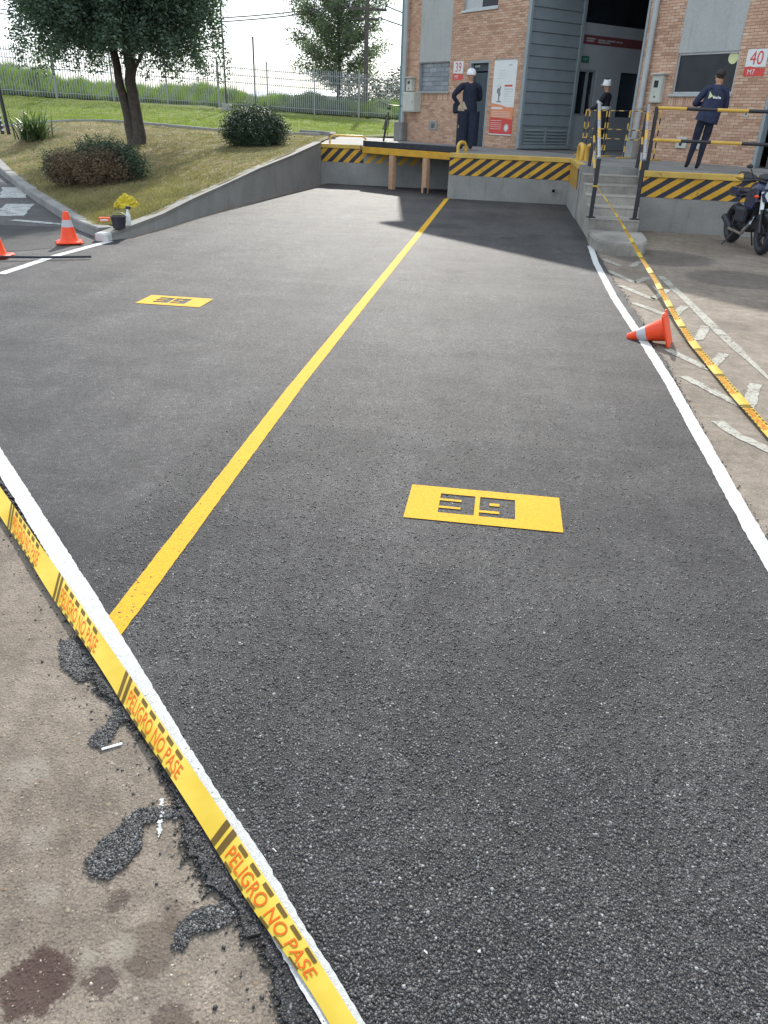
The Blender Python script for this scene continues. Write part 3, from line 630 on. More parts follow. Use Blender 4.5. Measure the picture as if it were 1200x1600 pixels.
# ================================================================== LOADING DOCK
dock = thing('loading_dock', 'raised concrete loading dock with black and yellow hazard stripes below the brick building', 'loading dock', (0, 19, 0))
DP = [(-5.02, 22.12), (-1.36, 21.85), (-1.36, 19.40), (1.37, 19.20), (1.37, 16.37), (2.42, 16.37), (2.305, 15.14), (8.2, 14.6), (9.8, 14.4), (-3.0, 28.1), (-3.4, 30.6), (-6.1, 30.2), (-5.9, 28.2), (-5.5, 25)]
MB().prism(DP, 0, PZ-.004).build('dock_body', 'concw', dock, world=True)
MB().prism([(x*.9995, y+.02) for x, y in DP], PZ-.003, PZ).build('dock_deck', 'conc', dock, world=True)
def hazard(p0, p1, z0, z1, pitch, slope, nrm, first=0.0, dirn=1):
    p0 = np.array(p0, float); p1 = np.array(p1, float); L = np.linalg.norm(p1-p0); d = (p1-p0)/L; nn = np.array(nrm, float)
    def pt(a, z, o): q = p0+d*a+nn*o; return (q[0], q[1], z)
    m_ = MB(); m_.add([pt(0, z0, .004), pt(L, z0, .004), pt(L, z1, .004), pt(0, z1, .004), pt(0, z0, -.01), pt(L, z0, -.01), pt(L, z1, -.01), pt(0, z1, -.01)], [(0, 1, 2, 3), (7, 6, 5, 4), (0, 4, 5, 1), (1, 5, 6, 2), (2, 6, 7, 3), (3, 7, 4, 0)])
    m_.build('black_band', 'sb', dock, world=True)
    sh = (z1-z0)*slope; k = -int(sh/pitch)-2
    while True:
        a0 = first+k*pitch; k += 1
        if a0 > L: break
        h = pitch*.52; quad = [(a0, z0), (a0+h, z0), (a0+h+sh, z1), (a0+sh, z1)]
        def clip(P, lim, s):
            out = []
            for i in range(len(P)):
                A, B = P[i], P[(i+1) % len(P)]; ia, ib = s*(A[0]-lim) >= 0, s*(B[0]-lim) >= 0
                if ia: out.append(A)
                if ia != ib:
                    tt = (lim-A[0])/(B[0]-A[0]); out.append((lim, A[1]+(B[1]-A[1])*tt))
            return out
        q = clip(clip(quad, 0.002, 1), L-.002, -1) if True else quad
        if len(q) < 3: continue
        n = len(q); MB().add([pt(a, z, .0075) for a, z in q]+[pt(a, z, .003) for a, z in q], [tuple(range(n)), tuple(range(n, 2*n))[::-1]]+[(i, (i+1) % n, n+(i+1) % n, n+i) for i in range(n)]).build('hazard_stripe', 'sy', dock, world=True)
hazard((-5.0, 22.12), (-1.37, 21.86), .55, .90, .295, 1.05, (-.07, -.997), .02)
hazard((-1.355, 19.40), (1.365, 19.20), .52, .885, .292, 1.36, (-.073, -.997), -.08)
hazard((1.37, 19.18), (1.37, 16.80), .50, .885, .30, -.6, (-1, 0), 0)
hazard((2.312, 15.14), (8.2, 14.6), .56, .90, .305, 1.5, (-.09, -.996), .12)
# yellow painted edges
for a, b in (((-5.0, 22.10), (-3.9, 22.02)), ((-1.37, 19.39), (1.37, 19.19)), ((2.31, 15.13), (8.2, 14.59))):
    d = Vector((b[0]-a[0], b[1]-a[1], 0)); L = d.length; M_ = Matrix.Translation((a[0], a[1], 0)) @ Matrix.Rotation(math.atan2(d.y, d.x), 4, 'Z')
    e = MB().box(0, L, -.022, .11, .885, PZ+.012, bev=.008, mat=M_).build('yellow_edge', 'syc', dock, world=True)
MB().box(1.345, 1.47, 16.78, 19.17, .885, PZ+.010, bev=.008).build('yellow_edge', 'syc', dock, world=True)
dp = MB().lathe([(.045, 0), (.045, .08), (.036, .08), (.036, .0)], 16, mat=Matrix.Translation((1.05, 19.17, .30)) @ Matrix.Rotation(R(90), 4, 'X')).build('drain_pipe', 'galv', dock, world=True)
MB().lathe([(.034, 0), (.034, .01)], 16, mat=Matrix.Translation((1.05, 19.19, .30)) @ Matrix.Rotation(R(90), 4, 'X')).build('pipe_mouth', 'rub', dock, world=True)

# dock bridge on posts at the left bay
br = thing('dock_bridge', 'yellow beam with black board on top standing in front of the left dock recess', 'dock bridge', (-3.85, 22.4, 0))
a, b = Vector((-3.84, 21.9, 0)), Vector((-1.27, 19.95, 0)); d = b-a; L = d.length; BM = Matrix.Translation(a) @ Matrix.Rotation(math.atan2(d.y, d.x), 4, 'Z')
MB().box(0, L*.36, 0, .08, .80, .955, bev=.008, mat=BM).build('beam', 'sy', br, world=True)
MB().box(L*.36+.004, L*.73, 0, .08, .80, .955, bev=.008, mat=BM).build('beam', 'sy', br, world=True)
MB().box(L*.73+.004, L, 0, .08, .80, .955, bev=.008, mat=BM).build('beam', 'sy', br, world=True)
MB().box(.01, L-.03, .012, .09, .958, 1.10, bev=.012, mat=BM).build('rubber_board', 'rub', br, world=True)
MB().prism([(-3.80, 21.92), (-1.29, 20.0), (-1.37, 21.84), (-3.7, 22.01)], .93, .955).build('bridge_deck', 'conc', br, world=True)
po = thing('timber_post', 'unpainted timber post propping the yellow beam, left of the two', 'post', (-2.93, 21.22, 0), FRZ+R(8), 'timber posts under the dock bridge')
MB().box(-.075, .075, -.06, .06, 0, .795, bev=.006).build('post_shaft', 'wood', po); 
p2 = dup(po, (-2.0, 20.52, 0), FRZ+R(8), 'unpainted timber post propping the yellow beam, the right one, rotten at the foot')
MB().box(.0, .077, -.063, .0, 0.01, .14, bev=.003).build('rotten_foot', 'rub', p2)

# stairs
st = thing('concrete_stairs', 'grey concrete stairs with a rounded bottom slab leading up to the dock', 'stairs', (1.9, 13.4, 0))
for k in range(1, 6):
    z = PZ-.128*k; y = 16.37-.59*k
    L_, R_ = (lambda q: 1.375+.004*(q-13.4)), (lambda q: 2.13+.098*(q-13.4)); y2 = y+.59-(0 if k > 1 else .003)
    m_ = MB().prism([(L_(y), y), (R_(y), y), (R_(y2), y2), (L_(y2), y2)], 0, z-.012); m_.prism([(L_(y)-.0, y-.008), (R_(y)+.004, y-.008), (R_(y2)+.004, y2), (L_(y2), y2)], z-.0115, z); m_.build('step', 'step', st, world=True)
slab = [(1.36, 13.415), (1.345, 12.9), (1.36, 12.45), (1.42, 12.15), (1.52, 11.97), (1.68, 11.9), (1.86, 11.93), (2.02, 12.05), (2.11, 12.3), (2.17, 12.65), (2.20, 13.1), (2.20, 13.415)]
bm = bmesh.new(); vs = [bm.verts.new((x-1.9, y-13.4, 0)) for x, y in slab]; f = bm.faces.new(vs); r = bmesh.ops.extrude_face_region(bm, geom=[f]); tv = [v for v in r['geom'] if isinstance(v, bmesh.types.BMVert)]
for v in tv: v.co.z = .17
bmesh.ops.recalc_face_normals(bm, faces=bm.faces); te = [e for e in bm.edges if e.verts[0].co.z > .1 and e.verts[1].co.z > .1]; bmesh.ops.bevel(bm, geom=te, offset=.02, segments=3, affect='EDGES')
me = bpy.data.meshes.new('bottom_slab'); bm.to_mesh(me); bm.free(); me.materials.append(MT['step']); o = bpy.data.objects.new('bottom_slab', me); COL.objects.link(o); o.parent = st

# handrails
def stripe_tube(name, a, b, r, parent, n, mats, seg=10, ph=0):
    a, b = Vector(a), Vector(b)
    for i in range(n):
        p, q = a.lerp(b, i/n), a.lerp(b, (i+1)/n)
        MB().tube([p, q], r, seg).build(name, mats[(i+ph) % len(mats)], parent, True, True)
def stair_rail(name, label, x0, x1, g):
    th = thing(name, label, 'handrail', (x0, 13.6, .33), 0, g); r = .026
    lo, hi = Vector((x0, 13.62, .33)), Vector((x1, 16.2, .97)); lt, ht = Vector((x0, 13.62, 1.20)), Vector((x1+.03, 16.2, 2.0))
    MB().tube([lo, lt], .034, 10).build('post', 'steel_k', th, True, True)
    MB().tube([hi, ht], .034, 10).build('post', 'steel_k', th, True, True)
    MB().box(x0-.07, x0+.07, 13.55, 13.69, .332, .345).build('base_plate', 'steel_k', th, world=True)
    stripe_tube('handrail_bar', lt, ht, .028, th, 6, ['steel_w', 'steel_w', 'steel_y', 'steel_w', 'steel_y', 'steel_w'])  # pale pieces carry the sun's reflection in their colour
    stripe_tube('middle_bar', lo.lerp(lt, .5), hi.lerp(ht, .5), .02, th, 6, ['steel_w', 'steel_k', 'steel_y'])
    return th
stair_rail('stair_handrail', 'pipe handrail on the left side of the stairs, with the tape tied to it', 1.39, 1.49, 'stair handrails')
stair_rail('stair_handrail', 'black and yellow pipe handrail on the right side of the stairs', 2.08, 2.36, 'stair handrails')
gr = thing('dock_guardrail', 'two yellow and black horizontal pipes in front of the navy jacketed man', 'guardrail', (2.42, 15.5, PZ))
for z in (1.96, 1.46):
    a = Vector((2.44, 15.62, z)); n = 11
    for i in range(n):
        p = a+Vector((.50*i, -.046*i, -.002*i)); q = a+Vector((.50*(i+1), -.046*(i+1), -.002*(i+1)))
        MB().tube([p, q], .029, 10).build('guard_pipe', ('steel_y', 'steel_k')[i % 2], gr, True, True)
for x in (2.45, 5.4, 8.0): MB().tube([(x, 15.62-(x-2.44)*.092, PZ), (x, 15.62-(x-2.44)*.092, 1.98)], .034, 10).build('post', 'steel_k', gr, True, True)

# yellow bumper hoops
def hoop(label, a, b, h, r=.03, z=PZ):
    a, b = Vector((*a, z)), Vector((*b, z)); d = (b-a); L = d.length; d.normalize(); c = min(.12, L*.42)
    pts = [a, a+Vector((0, 0, h-c))]
    for k in range(1, 5): t_ = k/4*math.pi/2; pts.append(a+Vector((0, 0, h-c))+Vector((0, 0, c*math.sin(t_)))+d*(c*(1-math.cos(t_))))
    for k in range(0, 5): t_ = k/4*math.pi/2; pts.append(b+Vector((0, 0, h-c))+Vector((0, 0, c*math.cos(t_)))-d*(c*(1-math.sin(t_))))
    pts.append(b); th = thing('bumper_hoop', label, 'bumper hoop', a, 0, 'yellow steel hoops on the dock edge')
    MB().tube(pts, r, 10).build('hoop_pipe', 'steel_y', th, True, True)
    for p in (a, b): MB().box(p.x-.05, p.x+.05, p.y-.05, p.y+.05, z+.001, z+.013).build('base_plate', 'steel_y', th, world=True)
hoop('long low yellow hoop at the far left end of the dock', (-4.80, 22.35), (-3.83, 22.42), .21, .026)
hoop('short yellow hoop left of the coverall worker, at the end of the yellow beam', (-1.22, 20.0), (-1.05, 20.25), .22, .04)
hoop('yellow hoop above the side wall stripes, left of the pair by the stairs', (1.47, 18.75), (1.52, 18.45), .30, .05)
hoop('yellow hoop next to the stairs, right of the pair', (1.60, 18.3), (1.72, 18.0), .30, .045)
# low striped barrier along the facade
def barrier(label, p, u0, u1, us):
    th = thing('folding_barrier', label, 'barrier', FP(p, -.4, PZ), FRZ, 'folding barriers on the dock')
    for z in (.99, .60, .40):
        n = int((u1-u0)/.12)
        for i in range(n):
            a, b = u0+(u1-u0)*i/n, u0+(u1-u0)*(i+1)/n
            MB().tube([(a, 0, z), (b, 0, z)], .011, 6).build('rail_piece', ('steel_y', 'steel_k')[i % 2], th, True)
    for u in us:
        for i in range(8):
            MB().tube([(u, 0, .02+.12*i), (u, 0, .02+.12*(i+1))], .016, 6).build('upright_piece', ('steel_k', 'steel_y')[i % 2], th, True)
        MB().box(u-.025, u+.025, -.22, .22, 0, .03, bev=.005).build('foot', 'steel_y', th)
    return th
barrier('yellow and black folding barrier behind the left handrail, in front of the hall opening', -14.5, -.35, .95, (-.34, -.22, .32, .40))
barrier('yellow and black folding barrier behind the right handrail, in front of the brick wall', -13.45, -.05, .85, (-.04, .84))

# ================================================================== BUILDING
bld = thing('warehouse_building', 'two storey tan brick warehouse with grey metal doors above the loading dock', 'building', P0, FRZ)
UL, UR, TOPZ = -23.1, -4.0, 8.2
holes = [(-22.41, -20.87, 2.39, 3.18), (-19.94, -19.05, .97, 3.15), (-20.41, -18.92, 4.40, 5.6), (-17.60, -13.765, .97, 6.1), (-12.74, -11.23, 2.32, 3.095), (-10.39, -9.3, .97, 3.2)]
panels = [(-22.42, -20.87, 3.185, 6.4), (-12.75, -11.24, 3.10, 6.4)]
us = sorted({UL, UR, *[h[0] for h in holes], *[h[1] for h in holes]}); zs = sorted({0, TOPZ, *[h[2] for h in holes], *[h[3] for h in holes]})
wm = MB()
for i in range(len(us)-1):
    run = None
    for j in range(len(zs)-1):
        uc, zc = (us[i]+us[i+1])/2, (zs[j]+zs[j+1])/2
        if any(a < uc < b and c_ < zc < d_ for a, b, c_, d_ in holes): run = None; continue
        wm.box(us[i], us[i+1], 0, .22, zs[j], zs[j+1])
wm.build('wall', 'mortar', bld)
MB().box(UL, UL+.2, .22, 14, 0, TOPZ).build('end_wall', 'brick', bld)
MB().box(UR-.2, UR, .22, 14, 0, TOPZ).build('end_wall', 'brick', bld)
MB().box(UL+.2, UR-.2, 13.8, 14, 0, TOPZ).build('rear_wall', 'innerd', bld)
rf = MB().box(UL-.35, UR+.2, -.35, 14.2, TOPZ+.002, TOPZ+.16).build('roof', 'concl', bld)
MB().box(UL-.36, UR+.21, -.47, -.352, TOPZ+.02, TOPZ+.18).build('gutter', 'galv', rf)
# partition walls of the hall and floor
MB().box(-17.80, -17.605, .222, 1.9, PZ, TOPZ).build('hall_wall', 'inner', bld)
MB().box(-17.80, -17.605, 1.9, 9.0, PZ, 1.86).build('hall_wall', 'inner', bld)
MB().box(-17.80, -17.605, 1.9, 3.74, 3.01, 4.12).build('hall_wall', 'inner', bld)
MB().box(-17.80, -17.605, 2.72, 3.74, 1.862, 3.008).build('hall_wall', 'inner', bld)
MB().box(-17.80, -17.605, 3.742, 4.55, 3.01, 4.12).build('hall_wall', 'inner', bld)
MB().box(-17.80, -17.605, 4.55, 9.0, 1.862, 4.12).build('hall_wall', 'inner', bld)
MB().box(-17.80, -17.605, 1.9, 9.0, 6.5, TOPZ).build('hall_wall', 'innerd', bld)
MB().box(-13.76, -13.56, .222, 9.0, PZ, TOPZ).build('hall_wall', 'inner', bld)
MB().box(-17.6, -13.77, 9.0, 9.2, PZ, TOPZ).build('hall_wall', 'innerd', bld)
MB().box(UL+.21, UR-.21, .222, 13.7, PZ-.1, PZ-.002).build('hall_floor', 'conc', bld)
# frames of the openings
def frame(name, u0, u1, z0, z1, wd, v0, v1, mat, parent, sill=True):
    f = MB(); f.box(u0, u0+wd, v0, v1, z0, z1); f.box(u1-wd, u1, v0, v1, z0, z1); f.box(u0+wd, u1-wd, v0, v1, z1-wd, z1)
    if sill: f.box(u0+wd, u1-wd, v0, v1, z0, z0+wd)
    return f.build(name, mat, parent)
frame('opening_trim', -17.66, -13.70, PZ+.002, 6.15, .06, -.03, .05, 'shutd', bld, False)
# window of glass blocks, unit 39
wnd = MB().box(-22.405, -20.875, .10, .14, 2.395, 3.175).build('glass_block_window', 'gbf', bld)
bh, bw = .125, .40; meb = MB().box(0, bw-.022, .082, .099, 0, bh-.018, bev=.008).mesh('glass_block', 'gb')
for r_ in range(6):
    off = -22.40-(.0 if r_ % 2 == 0 else .2); u = off
    while u < -20.88:
        a, b = max(u, -22.39), min(u+bw, -20.885)
        if b-a > .05: inst('glass_block', meb, wnd, (a, 0, 2.42+r_*bh), (0, 0, 0), ((b-a)/bw, 1, 1))
        u += bw
MB().box(-22.45, -20.83, -.06, .09, 2.335, 2.392, bev=.006).build('window_sill', 'concl', bld)
frame('window_frame', -22.41, -20.87, 2.393, 3.18, .022, .01, .10, 'shutd', bld)
# window of unit 40
w40 = frame('window', -12.74, -11.23, 2.325, 3.095, .035, .02, .09, 'winf', bld)
MB().box(-12.705, -11.265, .045, .055, 2.36, 3.06).build('pane', 'dark', w40)
MB().lathe([(.115, 0), (.115, .003)], 24, mat=Matrix.Translation((-11.39, .043, 2.98)) @ Matrix.Rotation(R(90), 4, 'X')).build('round_sticker', 'stick', w40)
MB().box(-12.80, -11.20, -.07, .018, 2.265, 2.318, bev=.006).build('window_sill', 'winf', bld)
# upper window 39
wu = frame('upper_window', -20.41, -18.92, 4.40, 5.6, .04, .04, .1, 'winf', bld)
MB().box(-20.37, -19.68, .065, .072, 4.44, 5.56).build('pane', 'lgrayprint', wu); MB().box(-19.64, -18.96, .065, .072, 4.44, 5.56).build('pane', 'dark', wu); MB().box(-19.68, -19.64, .045, .09, 4.44, 5.56).build('mullion', 'winf', wu)
MB().box(-20.46, -18.87, -.05, .038, 4.345, 4.398).build('window_sill', 'winf', bld)
# doors
d39 = frame('door', -19.94, -19.05, PZ+.002, 3.15, .055, -.01, .12, 'shutd', bld, False)
MB().box(-19.885, -19.105, .09, .13, PZ+.01, 2.86).build('door_leaf', 'teald', d39); MB().box(-19.885, -19.105, .10, .13, 2.90, 3.09).build('transom', 'teald', d39)
MB().box(-19.83, -19.60, .096, .099, 3.0, 3.05).build('door_label', 'lgrayprint', d39); MB().tube([(-19.17, .07, 2.0), (-19.17, .07, 2.16)], .012, 8).build('handle', 'galv', d39)
d40 = frame('doorway', -10.39, -9.3, PZ+.002, 3.2, .07, -.02, .15, 'shutd', bld, False)
MB().box(-10.31, -9.38, .5, .54, PZ, 3.13).build('door_leaf', 'teald', d40); MB().box(-10.3, -9.9, .35, .48, PZ, 1.35).build('door_step', 'conc', d40)
# render panels above the windows
for a, b, c_, d_ in panels: MB().box(a, b, -.012, -.001, c_, d_).build('render_panel', 'concp', bld)
# hall interior left wall: window, exit sign, red band, doorway
wi = MB().box(-17.72, -17.70, 1.9, 2.72, 1.862, 3.008).build('hall_window', 'dark', bld)
fr = MB()
for (v0, v1, z0, z1) in ((1.9, 1.95, 1.862, 3.008), (2.67, 2.72, 1.862, 3.008), (1.95, 2.67, 1.862, 1.91), (1.95, 2.67, 2.96, 3.008), (2.38, 2.43, 1.91, 2.96)): fr.box(-17.695, -17.62, v0, v1, z0, z1)
fr.build('window_frame', 'shutd', wi)
MB().box(-17.75, -17.70, 3.742, 4.55, PZ, 3.008).build('hall_door', 'teald', bld)
MB().box(-17.74, -17.70, 1.9, 9.0, 4.122, 6.5).build('hall_glazing', 'dark', bld)
rb = MB().box(-17.602, -17.597, 1.96, 7.0, 3.62, 3.84).build('red_band', 'sred', bld)
ex = MB().box(-17.60, -17.57, 2.04, 2.32, 3.18, 3.33, bev=.004).build('exit_sign', 'green', bld)
rm_ = Matrix.Rotation(R(90), 4, 'Z') @ Matrix.Rotation(R(90), 4, 'X')
v, f = textmesh('EXIT', .085, 'CENTER'); 
q = flatmesh('exit_lettering', [tuple(Matrix.Translation((-17.568, 2.18, 3.225)) @ rm_ @ Vector((a, b, 0))) for a, b in v], f, 'lgrayprint'); o = bpy.data.objects.new('exit_lettering', q); COL.objects.link(o); o.parent = ex
br_ = MB()
for k, (v0, v1, z) in enumerate(((2.15, 2.5, 3.755), (2.15, 2.45, 3.70), (2.6, 2.9, 3.74), (2.95, 3.3, 3.74), (3.35, 3.6, 3.735), (2.6, 3.1, 3.69))): br_.box(-17.596, -17.593, v0, v1, z-.017, z+.017)
br_.build('band_lettering', 'lgrayprint', rb)
# sheet metal door leaf folded back along the left side of the opening
lf = thing('folded_door_leaf', 'tall grey ribbed metal door leaf standing open at the left of the hall entrance', 'door leaf', FP(-17.56, 0, PZ), FRZ)
def LB(nm, v0, v1, z0, z1, x0, x1, mat='shut', bev=0): return MB().box(x0, x1, v0, v1, z0-PZ, z1-PZ, bev=bev).build(nm, mat, lf)
LB('leaf_frame', -.10, -.02, 1.0, 6.0, .0, .09, 'shutd'); LB('leaf_frame', 1.80, 1.90, 1.0, 6.0, .0, .09, 'shutd'); LB('leaf_frame', -.018, 1.798, 1.0, 1.10, .0, .085, 'shutd')
z = 1.56
while z < 5.95:
    pl_ = MB().add([(.03, -.015, z-PZ), (.03, 1.795, z-PZ), (.062, 1.795, z+.012-PZ), (.062, -.015, z+.012-PZ), (.036, -.015, z+.27-PZ), (.036, 1.795, z+.27-PZ)], [(0, 1, 2, 3), (3, 2, 5, 4)]).build('metal_sheet', 'shut', lf); z += .275
LB('backing_sheet', -.018, 1.797, 1.11, 5.99, .0, .028)
for z in (1.16, 1.24, 1.32, 1.40, 1.48):
    for v0, v1 in ((.10, .86), (.94, 1.72)):
        MB().add([(.030, v0, z-PZ), (.030, v1, z-PZ), (.075, v1, z-.045-PZ), (.075, v0, z-.045-PZ), (.075, v0, z-.038-PZ), (.075, v1, z-.038-PZ)], [(0, 1, 2, 3), (0, 1, 5, 4)]).build('louvre_slat', 'shutd', lf)
LB('louvre_divider', .87, .93, 1.11, 1.52, .029, .08, 'shutd')

# bricks: running bond, every brick proud of the mortar
BL, BH, JT = .20, .0575, .010
full = MB().box(0, BL-JT, -.012, .0, 0, BH-JT).mesh('brick', 'brick')
soldiers = [(-12.78, -11.19, 2.09, 2.262), (-22.45, -20.85, 2.165, 2.33)]
bl = []; row = 0; z = .02
obst = holes+panels+[(-13.70, -13.42, PZ-.1, 1.42)]
while z < TOPZ-.06:
    u = UL-(BL/2 if row % 2 else 0)
    while u < UR:
        a, b = max(u, UL), min(u+BL-JT, UR); segs = [(a, b)]
        for h in obst+soldiers:
            if z+BH-JT > h[2]+.012 and z < h[3]-.012:
                ns = []
                for (p, q) in segs:
                    if q <= h[0] or p >= h[1]: ns.append((p, q)); continue
                    if p < h[0]: ns.append((p, h[0]-.004))
                    if q > h[1]: ns.append((h[1]+.004, q))
                segs = ns
        for p, q in segs:
            if q-p > .02: bl.append((p, q, z, BH-JT))
        u += BL
    z += BH; row += 1
for s0, s1, z0, z1 in soldiers:
    u = s0
    while u < s1-.05: bl.append((u, min(u+.055, s1), z0, z1-z0)); u += .064
tgt = (-11.6, 1.9)
near = [x for x in bl if PZ-.02 < x[2] < 4.3 and -13.78 < x[0] < -10.38]; near.sort(key=lambda x: (abs(x[0]-tgt[0])*.8)**2+((x[2]-tgt[1])*1.0)**2)
ns = set(near[:300]); rest = MB()
for x in bl:
    p, q, z, h = x
    if x in ns: inst('brick', full, bld, (p, -random.uniform(0, .003), z), (0, 0, 0), ((q-p)/(BL-JT), 1, h/(BH-JT)))
    elif z > PZ-.1 or p < -100:
        o = len(rest.v); v0 = -.012-random.uniform(0, .003)
        rest.add([(p, v0, z), (q, v0, z), (q, v0, z+h), (p, v0, z+h), (p, 0, z), (q, 0, z), (q, 0, z+h), (p, 0, z+h)], [(0, 1, 2, 3), (0, 4, 5, 1), (1, 5, 6, 2), (2, 6, 7, 3), (3, 7, 4, 0)])
o = rest.build('brickwork', 'brick', bld); o['kind'] = 'stuff'

# ------------------------------------------------ things fixed to the facade
def wallthing(name, label, cat, u, z, v=-.014, group=None): return thing(name, label, cat, FP(u, v, z), FRZ, group)
def wtext(parent, body, size, x, z, mat, y=-.0045, sx=1.0, align='CENTER', name='lettering'):
    v, f = textmesh(body, size, align, sx); me = flatmesh(name, [(a+x, y, b+z) for a, b in v], f, mat); o = bpy.data.objects.new(name, me); COL.objects.link(o); o.parent = parent; return o
def unit_sign(num, u, z, label):
    s = wallthing('unit_sign', label, 'sign', u, z, -.014, 'red and white unit number signs'); W, H = .46, .475
    MB().box(0, W, -.004, 0, .16, H).build('upper_plate', 'lwhite', s)
    P = [(0, 0), (W, 0), (W, .135), (W*.75, .13), (W*.5, .155), (W*.25, .175), (0, .165)]
    MB().prism(P, 0, .005, mat=Matrix.Rotation(R(90), 4, 'X')).build('red_plate', 'red', s)
    wtext(s, num, .345, W/2, .205, 'red', -.0065, .88, name='number_lettering'); wtext(s, 'M7', .135, .16, .03, 'lwhite', -.0065, name='code_lettering')
unit_sign('39', -20.68, 2.69, 'red and white sign reading 39 M7 left of the dark door')
unit_sign('40', -11.04, 2.635, 'larger looking red and white sign reading 40 M7 right of the big window')
# vertical safety banner
bn = wallthing('safety_banner', 'tall white orange and red printed banner hanging beside the shutter', 'banner', -18.84, 1.30); W, H = .94, 1.84
MB().box(0, W, -.006, 0, .70, H).build('white_field', 'lwhite', bn)
MB().prism([(0, .40), (W, .36), (W, .70), (W*.72, .70), (W*.4, .76), (0, .80)], .0065, .0095, mat=Matrix.Rotation(R(90), 4, 'X')).build('orange_field', 'orange', bn)
MB().prism([(0, .03), (W, .03), (W, .40), (W*.5, .43), (0, .45)], .0065, .0105, mat=Matrix.Rotation(R(90), 4, 'X')).build('red_field', 'red', bn)
MB().box(-.01, W+.01, -.014, .0, 0, .028, bev=.004).build('bottom_rod', 'lwhite', bn); MB().box(-.01, W+.01, -.014, .0, H, H+.02, bev=.004).build('top_rod', 'galv', bn)
g = MB()
for (x0, x1, z0, z1) in ((.60, .74, 1.70, 1.735), (.26, .50, 1.58, 1.59), (.24, .55, 1.52, 1.53), (.28, .50, 1.46, 1.47), (.22, .52, 1.40, 1.41), (.20, .40, 1.24, 1.25), (.15, .35, 1.20, 1.21), (.50, .86, 1.13, 1.15), (.50, .84, 1.07, 1.08), (.50, .7, 1.01, 1.02), (.50, .86, .96, .965), (.50, .8, .90, .905), (.50, .86, .84, .845)): g.box(x0, x1, -.0075, -.006, z0, z1)
g.build('small_print', 'lgrayprint', bn)
MB().box(.50, .82, -.0075, -.006, 1.20, 1.245).build('red_tag', 'red', bn)
g = MB()
for zz in (.58, .54, .50, .46): g.box(.04, .84, -.0112, -.0095, zz, zz+.009)
for zz in (.36, .30, .25, .20, .15): g.box(.04, .50, -.0122, -.0105, zz, zz+.01)
g.box(.03, .48, -.0112, -.0095, .65, .70); g.build('white_print', 'lwhite', bn)
MB().lathe([(.10, .0105), (.10, .0125)], 20, mat=Matrix.Translation((.72, 0, .19)) @ Matrix.Rotation(R(90), 4, 'X')).build('round_emblem', 'lgrayprint', bn)
MB().lathe([(.06, .0125), (.06, .0135)], 14, mat=Matrix.Translation((.72, 0, .19)) @ Matrix.Rotation(R(90), 4, 'X')).build('emblem_core', 'lwhite', bn)
MB().prism([(.20, .84), (.27, .85), (.26, 1.02), (.20, 1.05), (.19, 1.12), (.25, 1.18), (.30, 1.16), (.34, 1.22), (.37, 1.20), (.33, 1.08), (.36, 1.0), (.33, .97), (.31, .99), (.32, .92), (.31, .87), (.40, .84), (.40, .82), (.20, .82)], .0065, .0078, mat=Matrix.Rotation(R(90), 4, 'X')).build('printed_figure', 'grayprint', bn)
cw = wallthing('loose_cable', 'thin dark cable looping over the top of the banner', 'cable', -18.6, 3.2)
MB().tube([(-.25, -.01, -.05), (-.1, -.02, .07), (.15, -.02, .12), (.45, -.02, .10), (.62, -.02, .02), (.68, -.01, -.1)], .006, 6).build('cable_run', 'mortar', cw, True)
# meter boxes
def meter(u, z, w_, h, d_, label):
    m_ = wallthing('meter_box', label, 'meter box', u, z, -.014, 'meter boxes on the facade')
    MB().box(0, w_, -d_, 0, 0, h, bev=.008).build('case', 'box', m_); MB().box(.02, w_-.02, -d_-.006, -d_+.002, .02, h-.04, bev=.003).build('lid', 'box', m_)
    MB().box(-.03, w_+.05, -d_-.05, 0, h+.001, h+.035, bev=.008).build('hood', 'box', m_); MB().box(w_*.28, w_*.68, -d_-.009, -d_-.006, h*.55, h*.80).build('window_pane', 'dark', m_)
    MB().lathe([(.02, 0), (.02, .01)], 10, mat=Matrix.Translation((w_*.5, -d_-.006, h*.22)) @ Matrix.Rotation(R(90), 4, 'X')).build('lock', 'rub', m_)
meter(-13.24, 2.14, .29, .55, .12, 'pale metal meter box between the downpipe and the big window')
meter(-22.93, 2.40, .32, .36, .12, 'small pale meter box high beside the glass block window, above the cabinet')
cb = wallthing('electric_cabinet', 'plain grey electric cabinet below the small meter box at the left end of the facade', 'cabinet', -22.85, 1.82)
MB().box(0, .62, -.28, 0, 0, .55, bev=.01).build('case', 'box', cb); MB().box(.03, .59, -.286, -.278, .03, .52, bev=.004).build('lid', 'box', cb); MB().box(.52, .55, -.295, -.286, .24, .30).build('latch', 'galv', cb)
vt = wallthing('wall_vent', 'small square vent in a pale frame low on the brick wall', 'vent', -21.74, 1.34)
MB().box(0, .42, -.02, 0, 0, .25, bev=.004).build('frame', 'concl', vt); MB().box(.12, .30, -.023, -.02, .06, .19).build('grille', 'rub', vt)
for z_ in (.08, .11, .14, .17): MB().box(.12, .30, -.028, -.023, z_, z_+.008).build('slat', 'galv', vt)
ob = wallthing('outlet_box', 'pale outlet boxes on the brick wall behind the legs of the navy jacketed man', 'outlet box', -12.35, 1.25)
MB().box(0, .28, -.05, 0, 0, .22, bev=.006).build('case', 'box', ob); MB().box(.10, .17, -.056, -.05, .05, .16).build('socket', 'rub', ob); MB().box(.42, .62, -.05, 0, .0, .2, bev=.006).build('case', 'box', ob)
